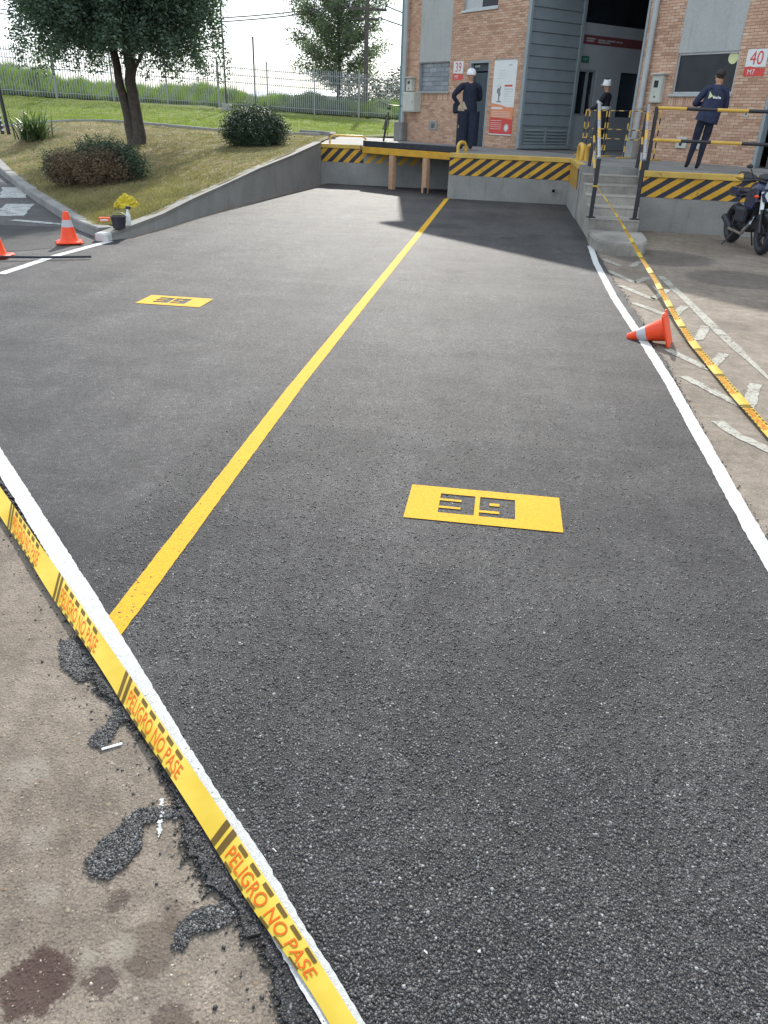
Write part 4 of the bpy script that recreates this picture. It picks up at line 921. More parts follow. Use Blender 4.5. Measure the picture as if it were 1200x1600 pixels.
sb = wallthing('outlet_plate', 'tiny pale outlet plate on the brick wall near the right doorway', 'outlet plate', -10.82, 1.90); MB().box(0, .09, -.01, 0, 0, .11, bev=.003).build('plate', 'box', sb); MB().box(.03, .06, -.012, -.01, .03, .08).build('socket', 'rub', sb)
# downpipes
dp = wallthing('downpipe', 'grey downpipe on the brick wall left of the meter box, its foot cased in concrete', 'downpipe', -13.50, PZ)
MB().tube([(.0, -.09, .4), (.02, -.09, 1.1), (.02, -.09, 7.1)], .062, 14).build('pipe', 'pipe', dp, True); MB().box(-.19, .07, -.2, 0, .0, .44, bev=.012).build('concrete_casing', 'concl', dp)
for z_ in (1.05, 3.3): MB().torus((.02, -.09, z_), .064, .012, 'Z', 20, 6).build('bracket', 'galv', dp)
dl = wallthing('downpipe', 'tall grey downpipe with teal trim at the left corner of the building', 'downpipe', -23.1, PZ)
MB().tube([(.03, -.10, .45), (.03, -.10, 7.1)], .07, 14).build('pipe', 'pipe', dl, True); MB().box(-.19, -.06, -.12, .02, .45, 7.1).build('corner_trim', 'teal', dl); MB().box(-.30, .16, -.22, .0, .0, .55, bev=.015).build('concrete_casing', 'conc', dl)
MB().torus((.03, -.10, 1.35), .072, .012, 'Z', 20, 6).build('bracket', 'galv', dl)

# ================================================================== CONES AND SMALL THINGS
def cone_parts(th):
    b = MB(); pts = []
    b.box(-.16, .16, -.16, .16, 0, .028, bev=.012)
    b.build('base_plate', 'cone', th)
    for sx in (-1, 1):
        for sy in (-1, 1): MB().box(sx*.155-.02, sx*.155+.02, sy*.10-.03, sy*.10+.03, 0, .02, bev=.006).build('base_lug', 'cone', th)
    f = lambda z: .118+(.033-.118)*(z-.028)/(.40-.028)
    MB().lathe([(.134, .026), (f(.04), .045), (f(.21), .21)], 28).build('lower_body', 'cone', th, True)
    MB().lathe([(f(.21)+.001, .21), (f(.30)+.001, .30)], 28).build('reflective_sleeve', 'refl', th, True)
    MB().lathe([(f(.30), .30), (f(.39), .39), (.031, .402), (.024, .404), (.02, .37)], 28).build('tip', 'cone', th, True)
cn = thing('traffic_cone', 'upright orange traffic cone with grey band beside the kerb corner', 'traffic cone', (-5.83, 10.26, .016), R(30), 'orange traffic cones'); cone_parts(cn)
dup(cn, (-6.10, 9.0, .012), R(12), 'orange traffic cone cut off by the left edge of the photo')
c3 = dup(cn, (0, 0, 0), 0, 'orange traffic cone lying on its side across the white line')
# axis direction on the ground from base to tip, resting on tip rim and plate edge
ax = Vector((1.175, 7.02, .045))-Vector((1.50, 6.93, .165)); ax.normalize()
zq = ax.to_track_quat('Z', 'X'); c3.rotation_mode = 'QUATERNION'
from mathutils import Quaternion
best = None
for k in range(90):
    q = Quaternion(ax, R(k)) @ zq
    zz = min((q @ Vector((sx*.16, sy*.16, 0))).z for sx in (-1, 1) for sy in (-1, 1))
    if best is None or zz > best[0]: best = (zz, q)
c3.rotation_quaternion = best[1]; c3.scale = (.87, .87, .87); c3.location = Vector((1.50, 6.93, -best[0]*.87+.004))

bk = thing('black_bucket', 'small black bucket with a wire handle on the kerb by the white painted corner', 'bucket', (-5.40, 10.90, .155))
MB().lathe([(.085, 0), (.105, .15), (.112, .152), (.112, .162), (.100, .162), (.082, .02)], 24).build('pail', 'rub', bk, True)
MB().tube([(.108*math.cos(a), .03, .14+.0*a+.07*math.sin(a)) for a in np.linspace(0, math.pi, 12)], .004, 6).build('handle', 'galv', bk, True)
bt = thing('spray_bottle', 'slim pale bottle with a dark cap standing behind the bucket', 'bottle', (-5.37, 11.15, .165)); MB().lathe([(.03, 0), (.033, .01), (.033, .15), (.014, .19), (.014, .22)], 16).build('bottle_body', 'lwhite', bt, True); MB().box(-.02, .05, -.015, .015, .22, .26, bev=.006).build('trigger_head', 'rub', bt)
ct = thing('paint_carton', 'small orange and white carton lying on the grass edge left of the bucket', 'carton', (-5.86, 11.38, .15), .4); ct.scale = (.75, .75, .75); MB().box(-.10, .10, -.06, .06, 0, .10, bev=.006).build('carton_body', 'cone', ct); MB().box(-.075, .075, -.064, -.0605, .04, .075).build('carton_label', 'lwhite', ct)
MB().box(-.101, .101, -.0615, .0615, .006, .03).build('yellow_band', 'steel_y', ct)
# crumpled yellow bag
t = NT('yellow_plastic'); MT['bag'] = t.out(t.ramp(t.noise(8, 4), [(.3, (.46, .36, .02)), (.7, (.62, .50, .05))]), .6, t.bump(t.noise(14, 5, .7), .04, .9), spec=.25)
bm = bmesh.new(); bmesh.ops.create_icosphere(bm, subdivisions=5, radius=1); from mathutils import noise as mn
for v in bm.verts:
    p = v.co.copy(); d = 1+.30*mn.noise(p*1.3+Vector((1.5, 7, 4)))+.24*(1-abs(mn.noise(p*2.6+Vector((3, 1, 2))))*3.0)*.6+.22*(.5-abs(mn.noise(p*5.2)))+.06*mn.noise(p*11)
    v.co = Vector((p.x*.21*d*(1.05-.35*p.z), p.y*.17*d*(1.05-.35*p.z), max(-.01, p.z*.115*d+.085+.05*max(0, p.z)**3)))
me = bpy.data.meshes.new('yellow_bag'); bm.to_mesh(me); bm.free(); me.materials.append(MT['bag']); me.polygons.foreach_set('use_smooth', [False]*len(me.polygons))
bag = bpy.data.objects.new('yellow_bag', me); COL.objects.link(bag); bag.location = (-6.14, 12.72, float(hz(-6.14, 12.72))-.05); bag.scale = (.82, .85, 1.0); tag(bag, 'crumpled yellow plastic bag on the dry grass above the kerb corner', 'plastic bag')
br2 = MB().tube([(-4.98, 9.22, .04), (-5.5, 8.95, .045), (-6.9, 8.55, .05)], .014, 10).build('extension_pole', 'stick_k' if 'stick_k' in MT else 'rub', None, True); tag(br2, 'long thin dark pole lying on the ground in front of the cones', 'pole')

# ================================================================== BARRICADE TAPE
t = NT('tape_yellow'); ctape = t.mix(t.ramp(t.noise(5, 3), [(.35, 0), (.7, 1)]), (.47, .325, .022), (.54, .41, .06))
MT['tape'] = t.out(ctape, .55, t.bump(t.noise(9, 2), .004, .4), spec=.2)
MT['tape_k'] = simple('tape_black_print', (.11, .07, .022), .8, .15, 10, spec=.1); MT['tape_r'] = simple('tape_red_print', (.62, .10, .015), .8, .1, 10, spec=.1)
def tape(name, label, A, B, s_off, flip=False, nsub=500, up=(0, 0, 1), sag=.0015, period=.7133, printing=True, wob=.002):
    A = np.array(A, float); B = np.array(B, float)   # B = edge the letters' feet stand on, A = edge at the letters' heads
    mid = (A+B)/2 if len(A) == len(B) else None
    def ev(P, t_):
        L = np.r_[0, np.cumsum(np.linalg.norm(np.diff(P, axis=0), axis=1))]; L /= L[-1]
        return np.stack([np.interp(t_, L, P[:, k]) for k in range(3)], -1)
    def smooth(P):
        q = ev(P, np.linspace(0, 1, nsub)); 
        k = max(5, nsub//16)|1; qp = np.pad(q, ((k//2, k//2), (0, 0)), mode='reflect', reflect_type='odd'); return np.stack([np.convolve(qp[:, i], np.ones(k)/k, 'valid') for i in range(3)], -1)
    a, b = smooth(A), smooth(B); c = (a+b)/2; S = np.r_[0, np.cumsum(np.linalg.norm(np.diff(c, axis=0), axis=1))]; Ltot = S[-1]
    def R3(s, t_, lift=0.0):
        s = np.asarray(s, float); t_ = np.asarray(t_, float)
        pa = np.stack([np.interp(s, S, a[:, i]) for i in range(3)], -1); pb = np.stack([np.interp(s, S, b[:, i]) for i in range(3)], -1)
        p = pb*(1-t_[..., None])+pa*t_[..., None]; p[..., 2] += sag*np.sin(np.clip(t_, 0, 1)*math.pi)*(1+.5*np.sin(s*7))+lift+wob*np.sin(s*9+t_*3); return p
    th = thing(name, label, 'barricade tape', tuple(map(float, c[0])))
    n = int(Ltot/.01)+2; m_ = 12; sg, tg = np.meshgrid(np.linspace(0, Ltot, n), np.linspace(0, 1, m_), indexing='ij'); V = R3(sg, tg).reshape(-1, 3)
    i = np.arange(n-1)[:, None]*m_+np.arange(m_-1)[None]; F = np.stack([i, i+1, i+m_+1, i+m_], -1).reshape(-1, 4)
    mb = MB(); mb.add(V.tolist(), F.tolist()); mb.build('tape_ribbon', 'tape', th, True, True)
    if not printing: return th
    def pm(nm, quads, mat):
        mb = MB()
        for (s0, s1, t0, t1, sl) in quads:
            k = max(1, int((s1-s0)/.008)); ss = np.linspace(s0, s1, k+1); tt = np.linspace(t0, t1, 7)
            sgg, tgg = np.meshgrid(ss, tt, indexing='ij'); s_ = sgg+sl*(tgg-t0)
            if s_.max() > Ltot-.001 or s_.min() < 0: continue
            V = R3(s_, tgg, .0016).reshape(-1, 3); i = np.arange(k)[:, None]*7+np.arange(6)[None]; mb.add(V.tolist(), np.stack([i, i+1, i+8, i+7], -1).reshape(-1, 4).tolist())
        if mb.v: mb.build(nm, mat, th, True, True)['kind'] = 'stuff'
    tv, tf = textmesh('PELIGRO NO PASE', 1.0, 'LEFT'); tx = np.array(tv); x0, x1 = tx[:, 0].min(), tx[:, 0].max(); y0, y1 = tx[:, 1].min(), tx[:, 1].max()
    tn = np.stack([(tx[:, 0]-x0)/(x1-x0), (tx[:, 1]-y0)/(y1-y0)], -1)
    s = s_off-period*3
    while s < Ltot+period:
        quads = [(s, s+.022, .0, 1.0, .0), (s+.036, s+.058, .0, 1.0, .0)]
        for k in range(6): quads.append((s+.085+k*.064, s+.085+k*.064+.040, .76, .93, .0)); quads.append((s+.085+k*.064, s+.085+k*.064+.038, .0, .09, .0))
        pm('dash_print', quads, 'tape_k')
        ss = s+.072+tn[:, 0]*.40; ok = (ss.min() > 0.0) and (ss.max() < Ltot)
        if not ok and ss.max() > 0 and ss.min() < Ltot:
            keep = [f for f in tf if all(0 < ss[i_] < Ltot for i_ in f)]
        else: keep = tf if ok else []
        if keep:
            V = R3(np.clip(ss, 0, Ltot), .14+tn[:, 1]*.54, .0019); me = bpy.data.meshes.new('red_lettering'); off = np.array(th.location[:]); me.from_pydata((V-off).tolist(), [], keep); me.materials.append(MT['tape_r'])
            o = bpy.data.objects.new('red_lettering', me); COL.objects.link(o); o.parent = th
        s += period
    return th
zt = .024
UPp = [(-3.0, 3.78), (-2.298, 3.069), (-1.685, 2.465), (-1.307, 2.09), (-1.116, 1.899), (-.858, 1.646), (-.637, 1.423), (-.323, 1.106), (-.14, .911), (.05, .70)]
LOp = [(-2.83, 3.50), (-2.126, 2.797), (-1.854, 2.536), (-1.647, 2.325), (-1.347, 2.035), (-1.174, 1.871), (-.957, 1.65), (-.803, 1.501), (-.684, 1.384), (-.613, 1.316), (-.435, 1.126), (-.285, .999), (-.192, .902), (-.02, .70)]
k = (1.7-zt)/(1.7-.035)
A_ = [(x*k, y*k, zt+.004) for x, y in UPp]; B_ = [(x*k, y*k, zt-.004) for x, y in LOp]
barr = tape('barricade_tape', 'yellow tape reading PELIGRO NO PASE stretched low across the left foreground', A_, B_, 1.17)
T2 = [(1.41, 13.60, 0.8), (1.642, 12.776, 0.52), (1.703, 11.204, 0.34), (1.724, 10.341, 0.24), (1.759, 9.472, 0.16), (1.728, 7.883, 0.07), (1.713, 6.808, 0.035), (1.733, 6.072, 0.03), (1.729, 5.479, 0.03), (1.755, 4.804, 0.03), (1.77, 4.139, 0.03), (1.782, 3.46, 0.03), (1.83, 1.9, 0.03), (1.9, -0.6, 0.03)]
W2 = [.014, .025, .045, .055, .060, .066, .070, .072, .074, .075, .075, .075, .075, .075]
A2 = [(x+w_/2*.97, y+w_/2*.1, z+w_*.03) for (x, y, z), w_ in zip(T2, W2)]; B2 = [(x-w_/2*.97, y-w_/2*.1, z-w_*.03) for (x, y, z), w_ in zip(T2, W2)]
t2 = tape('barricade_tape', 'narrow yellow warning tape running from the stair handrail down to the right edge', A2, B2, 2.0, sag=.001)
MB().torus((1.395, 13.62, .80), .038, .014, 'Z', 16, 6).build('tape_knot', 'tape', t2, True, True)

# ================================================================== FENCE, POLES, WIRES
MT['fence'] = simple('pale_fence_steel', (.30, .32, .33), .6, .1, 8)
fn_ = thing('picket_fence', 'long pale grey steel picket fence between the upper lawn and the tall grass', 'fence', (float(FA[0]), float(FA[1]), 2))
def fpt(s, z): p = FA+fd*s; return (float(p[0]), float(p[1]), float(fence_z(s))+z)
S0, S1 = 5.2, 31.2
npk = 0; pkm = MB().tube([(0, 0, 0), (0, 0, 2.02), (0, 0, 2.08)], [.019, .019, .004], 5).mesh('picket', 'fence')
n_p = 226; rest = MB()
for i in range(n_p):
    s = S0+(S1-S0)*i/(n_p-1); p = fpt(s, .06); inst('picket', pkm, fn_, (p[0]-fn_.location.x, p[1]-fn_.location.y, p[2]-fn_.location.z), (random.gauss(0, .004), random.gauss(0, .004), 0))
ps = np.arange(S0-.1, S1+.5, 2.62)
for s in ps:
    p = fpt(s, -.2); MB().box(p[0]-.035, p[0]+.035, p[1]-.035, p[1]+.035, p[2], p[2]+2.5, bev=.006).build('post', 'fence', fn_, world=True)
for a, b in zip(ps[:-1], ps[1:]):
    for z in (.25, 1.25, 1.58, 1.90):
        MB().tube([fpt(a+.04, z), fpt(b-.04, z)], .018, 5).build('rail', 'fence', fn_, world=True)
MT['polewood'] = simple('weathered_pole', (.09, .08, .075), .9, .2, 5)
up_ = thing('utility_pole', 'tall wooden utility pole with two crossarms behind the airy tree', 'utility pole', (-9.27, 53.6, 1.62)); up_.scale = (.8, .8, .8)
MB().tube([(0, 0, 0), (0.1, 0, 13)], [.19, .13], 12).build('pole_shaft', 'polewood', up_, True)
MB().box(-1.3, 1.5, -.09, .09, 6.98, 7.16, mat=Matrix.Rotation(.25, 4, 'Z')).build('crossarm', 'polewood', up_); MB().box(-.95, .95, -.08, .08, 6.38, 6.54, mat=Matrix.Rotation(.25, 4, 'Z')).build('crossarm', 'polewood', up_)
for x in (-1.2, -.4, .7, 1.4): MB().lathe([(.05, 0), (.06, .06), (.03, .14), (.05, .18), (.02, .24)], 10, mat=Matrix.Translation((x*math.cos(.25), x*math.sin(.25), 7.16))).build('insulator', 'lgrayprint', up_, True)
def wire(label, a, b, sagv, r=.034):
    a, b = Vector((a[0]*.8, a[1]*.8, 1.7+(a[2]-1.7)*.8)), Vector((b[0]*.8, b[1]*.8, 1.7+(b[2]-1.7)*.8)); pts = [a.lerp(b, t_/24)-Vector((0, 0, sagv*4*(t_/24)*(1-t_/24))) for t_ in range(25)]
    o = MB().tube(pts, r, 5).build('overhead_wire', 'polewood', None, True); tag(o, label, 'wire', 'overhead wires')
wire('upper overhead wire crossing the sky from the left towards the utility pole', (-62, 78, 11.6), (-12.7, 67, 8.95), 1.6)
wire('second overhead wire just below the upper one left of the utility pole', (-62, 78, 11.3), (-12.3, 67.1, 8.85), 1.7)
wire('overhead wire sagging from the top crossarm towards the brick building', (-10.2, 67.3, 8.95), (3, 55, 7.4), .8)
wire('highest overhead wire between the utility pole and the brick building', (-10.9, 67.1, 10.2), (4, 52, 8.8), .8)
wire('lowest overhead wire from the lower crossarm towards the brick building', (-10.7, 67.2, 8.2), (3, 58, 6.9), .7)
wire('thin slack wire dropping from the crossarm behind the fence', (-10.2, 67.3, 8.9), (-5.2, 56, 3.5), .8, .012)
lp = thing('lamp_post', 'slim dark post on a small concrete foot behind the crown of the big tree', 'lamp post', (-14.1, 41.4, 1.72)); MB().tube([(0, 0, .2), (-.05, 0, 7.2)], [.05, .04], 8).build('post_shaft', 'polewood', lp, True); MB().box(-.2, .2, -.2, .2, -.1, .24, bev=.02).build('concrete_foot', 'concl', lp)
MB().box(-.1, .6, -.09, .09, 7.2, 7.3, bev=.02).build('lamp_head', 'galv', lp)
gp = thing('grey_post', 'short plain grey post rising above the fence right of the big tree', 'post', (-13.6, 44.6, 1.7)); MB().tube([(0, 0, 0), (0, 0, 3.3)], .045, 8).build('post_shaft', 'polewood', gp, True); MB().lathe([(.055, 3.3), (.055, 3.34), (.01, 3.37)], 8).build('post_cap', 'polewood', gp)
bp = thing('leaning_post', 'dark leaning post with white flecks beside the strap leaved plant at the left edge', 'post', (-15.15, 24.1, .82)); MB().tube([(0, 0, 0), (-.12, 0, 2.0)], .055, 8).build('post_shaft', 'steel_k', bp, True); MB().tube([(-.22, .03, 0), (-.28, .03, .75)], .05, 8).build('stub_post', 'steel_k', bp, True)
for k_ in range(5): MB().box(-.19, -.13, -.035, -.02, .1+.13*k_, .15+.13*k_).build('white_fleck', 'lwhite', bp)
# far warehouses with blue roofs
MT['blue'] = simple('blue_roof', (.08, .16, .34), .5, .1, .2)
for (x, y, wd, h, lab) in ((-46, 166, 13, 5.3, 'distant low shed with a blue roof, left of the two'), (-37.5, 168, 11, 5.9, 'distant low shed with a blue roof, right of the two')):
    hb = thing('distant_shed', lab, 'building', (x, y, 0), 0, 'distant blue roofed sheds'); MB().box(-wd/2, wd/2, 0, 14, 0, h-1.2).build('wall', 'lwhite', hb); MB().add([(-wd/2-.4, -.5, h-1.2), (wd/2+.4, -.5, h-1.2), (wd/2+.4, 7, h), (-wd/2-.4, 7, h), (wd/2+.4, 14.5, h-1.2), (-wd/2-.4, 14.5, h-1.2)], [(0, 1, 2, 3), (3, 2, 4, 5), (0, 3, 5), (1, 4, 2)]).build('roof', 'blue', hb)

# ================================================================== VEGETATION
def leaves(name, P, L, W, mat, parent, droop=.5, axis=None):
    """small folded leaf faces at points P"""
    N = len(P); a = RNG.uniform(0, 2*math.pi, N); dz = -RNG.random(N)*droop*2+(.6 if droop < .3 else .2); d = np.stack([np.cos(a), np.sin(a), dz], -1)
    if axis is not None: d = d*.6+axis
    d /= np.linalg.norm(d, axis=1)[:, None]; r_ = RNG.normal(0, 1, (N, 3)); sdir = np.cross(d, r_); sdir /= np.linalg.norm(sdir, axis=1)[:, None]+1e-9
    l = L*RNG.uniform(.6, 1.3, N)[:, None]; w_ = W*RNG.uniform(.7, 1.2, N)[:, None]
    V = np.stack([P, P+d*l*.5+sdir*w_, P+d*l, P+d*l*.5-sdir*w_], 1).reshape(-1, 3)-np.array(parent.location[:] if parent is not None else (0, 0, 0))
    me = bpy.data.meshes.new(name); me.vertices.add(N*4); me.vertices.foreach_set('co', V.reshape(-1)); me.loops.add(N*4); me.loops.foreach_set('vertex_index', np.arange(N*4)); me.polygons.add(N)
    me.polygons.foreach_set('loop_start', np.arange(N)*4); me.polygons.foreach_set('loop_total', np.full(N, 4)); me.update(calc_edges=True); me.materials.append(MT[mat])
    o = bpy.data.objects.new(name, me); COL.objects.link(o); o.parent = parent; return o
def clumps(n, c, r, cr, per, power=.4, flat=1.0):
    """leaf points gathered in clumps over an ellipsoid; denser near its surface"""
    v = RNG.normal(0, 1, (n, 3)); v /= np.linalg.norm(v, axis=1)[:, None]; rad = RNG.random(n)[:, None]**power; cc = np.array(c)+v*rad*np.array(r)
    q = RNG.normal(0, 1, (n, per, 3))*cr; q[..., 2] *= flat; return (cc[:, None]+q).reshape(-1, 3), cc
# big tree
tb = Vector((-10.32, 22.43, float(hz(-10.32, 22.43))-.05))
tr = thing('broad_tree', 'large dark leaved tree with three dark stems on the dry lawn', 'tree', tb)
P, cc = clumps(1150, (tb.x-.12, tb.y, 5.1), (2.6, 2.6, 2.4), .22, 180, .36)
lowz = 2.92+.38*np.clip(1-np.hypot(P[:, 0]-tb.x, P[:, 1]-tb.y)/2.2, 0, 1)+RNG.normal(0, .10, len(P)); P = P[P[:, 2] > lowz]
# hanging sprays under the edge of the crown
H = []
for k in range(330):
    a = RNG.uniform(0, 2*math.pi); rr_ = RNG.uniform(1.0, 2.65); x, y = tb.x-.12+math.cos(a)*rr_, tb.y+math.sin(a)*rr_; z0 = RNG.uniform(3.2, 4.6); L_ = RNG.uniform(.3, .95)
    n = int(110*L_); t_ = RNG.random(n); H.append(np.stack([x+RNG.normal(0, .07, n)+math.cos(a)*.2*t_, y+RNG.normal(0, .07, n)+math.sin(a)*.2*t_, z0-L_*t_], -1))
P = np.concatenate([P]+H)
leaves('crown', P, .095, .024, 'leaf', tr, .6)
def limb(parent, pts, rs, name='limb', mat='bark', seg=10):
    pts = [Vector(p)+Vector(parent.location) for p in pts]; q = []; rq = []
    for i in range(len(pts)-1):
        for k in range(4): t_ = k/4; q.append(pts[i].lerp(pts[i+1], t_)+Vector((RNG.normal(0, rs[i]*.08), RNG.normal(0, rs[i]*.08), 0))); rq.append(rs[i]*(1-t_)+rs[i+1]*t_)
    q.append(pts[-1]); rq.append(rs[-1]); return MB().tube(q, rq, seg).build(name, mat, parent, True, True)
limb(tr, [(-.10, .05, -.1), (-.15, .02, .7), (-.30, 0, 1.7), (-.45, .1, 2.6), (-.9, .3, 4.2)], [.17, .13, .11, .10, .05], 'trunk')
limb(tr, [(.10, 0, -.1), (.09, 0, .6), (.05, 0, 1.6), (.04, .1, 2.7), (.3, .2, 4.6)], [.21, .16, .145, .135, .06], 'trunk')
limb(tr, [(.0, .15, 0), (.0, .18, 1.0), (-.15, .25, 2.3), (-.2, .4, 4.0)], [.09, .08, .065, .04], 'trunk')
limb(tr, [(.06, 0, 1.7), (.28, .05, 2.05), (.7, .1, 2.7), (1.3, .2, 3.6)], [.06, .045, .04, .02]); limb(tr, [(-.42, .1, 2.5), (-1.1, -.1, 3.2), (-1.8, -.2, 4.0)], [.06, .045, .02]); limb(tr, [(.05, .1, 2.6), (.9, -.3, 3.6), (1.7, -.5, 4.8)], [.08, .05, .02])
MB().lathe([(.36, -.06), (.27, .03), (.2, .18)], 14).build('root_flare', 'bark', tr, True)
# airy tree
tb2 = Vector((-11.6, 56.5, 1.5)); t2_ = thing('airy_tree', 'tall thin airy tree with pale sparse leaves beyond the fence', 'tree', tb2)
limb(t2_, [(0, 0, -.2), (.1, 0, 3), (.0, 0, 6), (.1, 0, 9.6)], [.12, .09, .055, .02], 'trunk')
PP = []
for k in range(46):
    z0 = 1.3+7.2*k/46; a = k*2.4; rad = 3.1*math.sin(min(1, (z0+.9)/9.6)*math.pi)**.5; L_ = rad*RNG.uniform(.8, 1.1); e = (math.cos(a)*L_, math.sin(a)*L_, z0+L_*RNG.uniform(.4, .8))
    limb(t2_, [(0.05, 0, z0), (e[0]*.5, e[1]*.5, z0+(e[2]-z0)*.42), e], [.035, .022, .008], 'limb', 'bark', 5)
    n = int(260+250*L_); t_ = .15+.9*RNG.random(n)**.8; PP.append(np.stack([tb2.x+e[0]*t_, tb2.y+e[1]*t_, tb2.z+z0+(e[2]-z0)*t_], -1)+RNG.normal(0, .26, (n, 3)))
leaves('crown', np.concatenate(PP), .18, .042, 'leafpale', t2_, .5)
# dark bushes by the building corner, in the distance
for k, (x, y, z, r, h, lab, mat) in enumerate(((-8.0, 60, 1.4, 2.6, 3.1, 'dense round green bush behind the fence, right under the utility pole', 'leafdk'), (-4.9, 62, 1.3, 2.3, 2.5, 'low round green bush behind the fence next to the corner of the building', 'leaf'), (-11.4, 63, 1.3, 1.7, 1.7, 'small dark bush at the foot of the airy tree', 'leafdk'))):
    b_ = thing('round_bush', lab, 'bush', (x, y, z), 0, 'bushes behind the fence'); P, _ = clumps(110, (x, y, z+h*.5), (r, r, h*.55), .28, 60, .35); leaves('foliage', P, .17, .05, mat, b_, .3); limb(b_, [(0, 0, -.4), (.1, 0, h*.5)], [.12, .05], 'stem')
xs = np.linspace(-30, -8, 9)
# shrubs on the lawn
s1 = thing('dry_shrub', 'wide shrub with brown dry front and dark green top on the lawn', 'shrub', (-8.2, 15.7, float(hz(-8.2, 15.7))))
b0 = s1.location
P, _ = clumps(230, (b0.x, b0.y-.12, b0.z+.26), (.86, .62, .36), .075, 75, .35); P = P[P[:, 2] > b0.z-.02]; leaves('dry_foliage', P, .035, .012, 'leafbr', s1, .3)
P, _ = clumps(200, (b0.x+.15, b0.y+.28, b0.z+.46), (.62, .5, .36), .07, 80, .35); P2, _ = clumps(70, (b0.x-.72, b0.y+.1, b0.z+.24), (.30, .4, .3), .07, 80, .35); P3, _ = clumps(50, (b0.x+.8, b0.y+.1, b0.z+.3), (.28, .3, .28), .07, 70, .35); P = np.concatenate([P, P2, P3]); P = P[P[:, 2] > b0.z-.02]; leaves('green_foliage', P, .036, .014, 'leafdk', s1, .3)
for a in range(9): limb(s1, [(0, 0, 0), (.35*math.cos(a*.7), .3*math.sin(a*.7), .25), (.6*math.cos(a*.7), .45*math.sin(a*.7), .5)], [.015, .01, .005], 'stem', 'bark', 5)
s2 = thing('flowering_shrub', 'round dark green shrub with tiny white flowers beside the retaining wall', 'shrub', (-6.72, 21.9, .87)); b0 = s2.location
P, _ = clumps(520, (b0.x, b0.y, b0.z+.38), (.84, .74, .52), .085, 80, .33); P = P[P[:, 2] > b0.z-.03]; leaves('foliage', P, .04, .016, 'leafdk', s2, .3)
for a in range(9): limb(s2, [(0, 0, 0), (.4*math.cos(a*.7), .35*math.sin(a*.7), .35), (.65*math.cos(a*.7), .55*math.sin(a*.7), .6)], [.018, .012, .005], 'stem', 'bark', 5)
mb = MB()
for k in range(46):
    a, e = RNG.uniform(-3.0, -.1), RNG.uniform(-.1, .75); p = Vector((b0.x+.88*math.cos(a)*math.cos(e), b0.y+.78*math.sin(a)*math.cos(e), b0.z+.36+.52*math.sin(e)))
    for j in range(5): th_ = j*1.2566; q1 = Vector((math.cos(th_), 0, math.sin(th_)))*.014; mb.add([p, p+q1+Vector((0, 0, .004)), p+q1*1.1+Vector((0, -.004, -.004))], [(0, 1, 2)])
o = mb.build('white_flowers', 'petal', s2, world=True); o['kind'] = 'stuff'
# strap leaved plant
ag = thing('strap_leaf_plant', 'clump of long dark strap leaves at the end of the low kerb', 'plant', (-15.0, 25.2, float(hz(-15.0, 25.2))-.02))
for k in range(230):
    a = RNG.uniform(0, 6.28); L_ = RNG.uniform(.6, 1.2); lean = RNG.uniform(.2, 1.25); ca, sa = math.cos(a), math.sin(a); x0, y0 = RNG.normal(0, .20), RNG.normal(0, .16); w_ = .026; vs = []
    for j in range(6):
        t_ = j/5; hx = lean*L_*t_**1.3; z = L_*(t_-.55*lean*t_**2.4); ww = w_*(1-t_)**.6 if j < 5 else .001
        vs += [(x0+ca*hx-sa*ww, y0+sa*hx+ca*ww, z), (x0+ca*hx+sa*ww, y0+sa*hx-ca*ww, z)]
    MB().add(vs, [(2*j, 2*j+1, 2*j+3, 2*j+2) for j in range(5)]).build('strap_leaf', 'agave', ag)

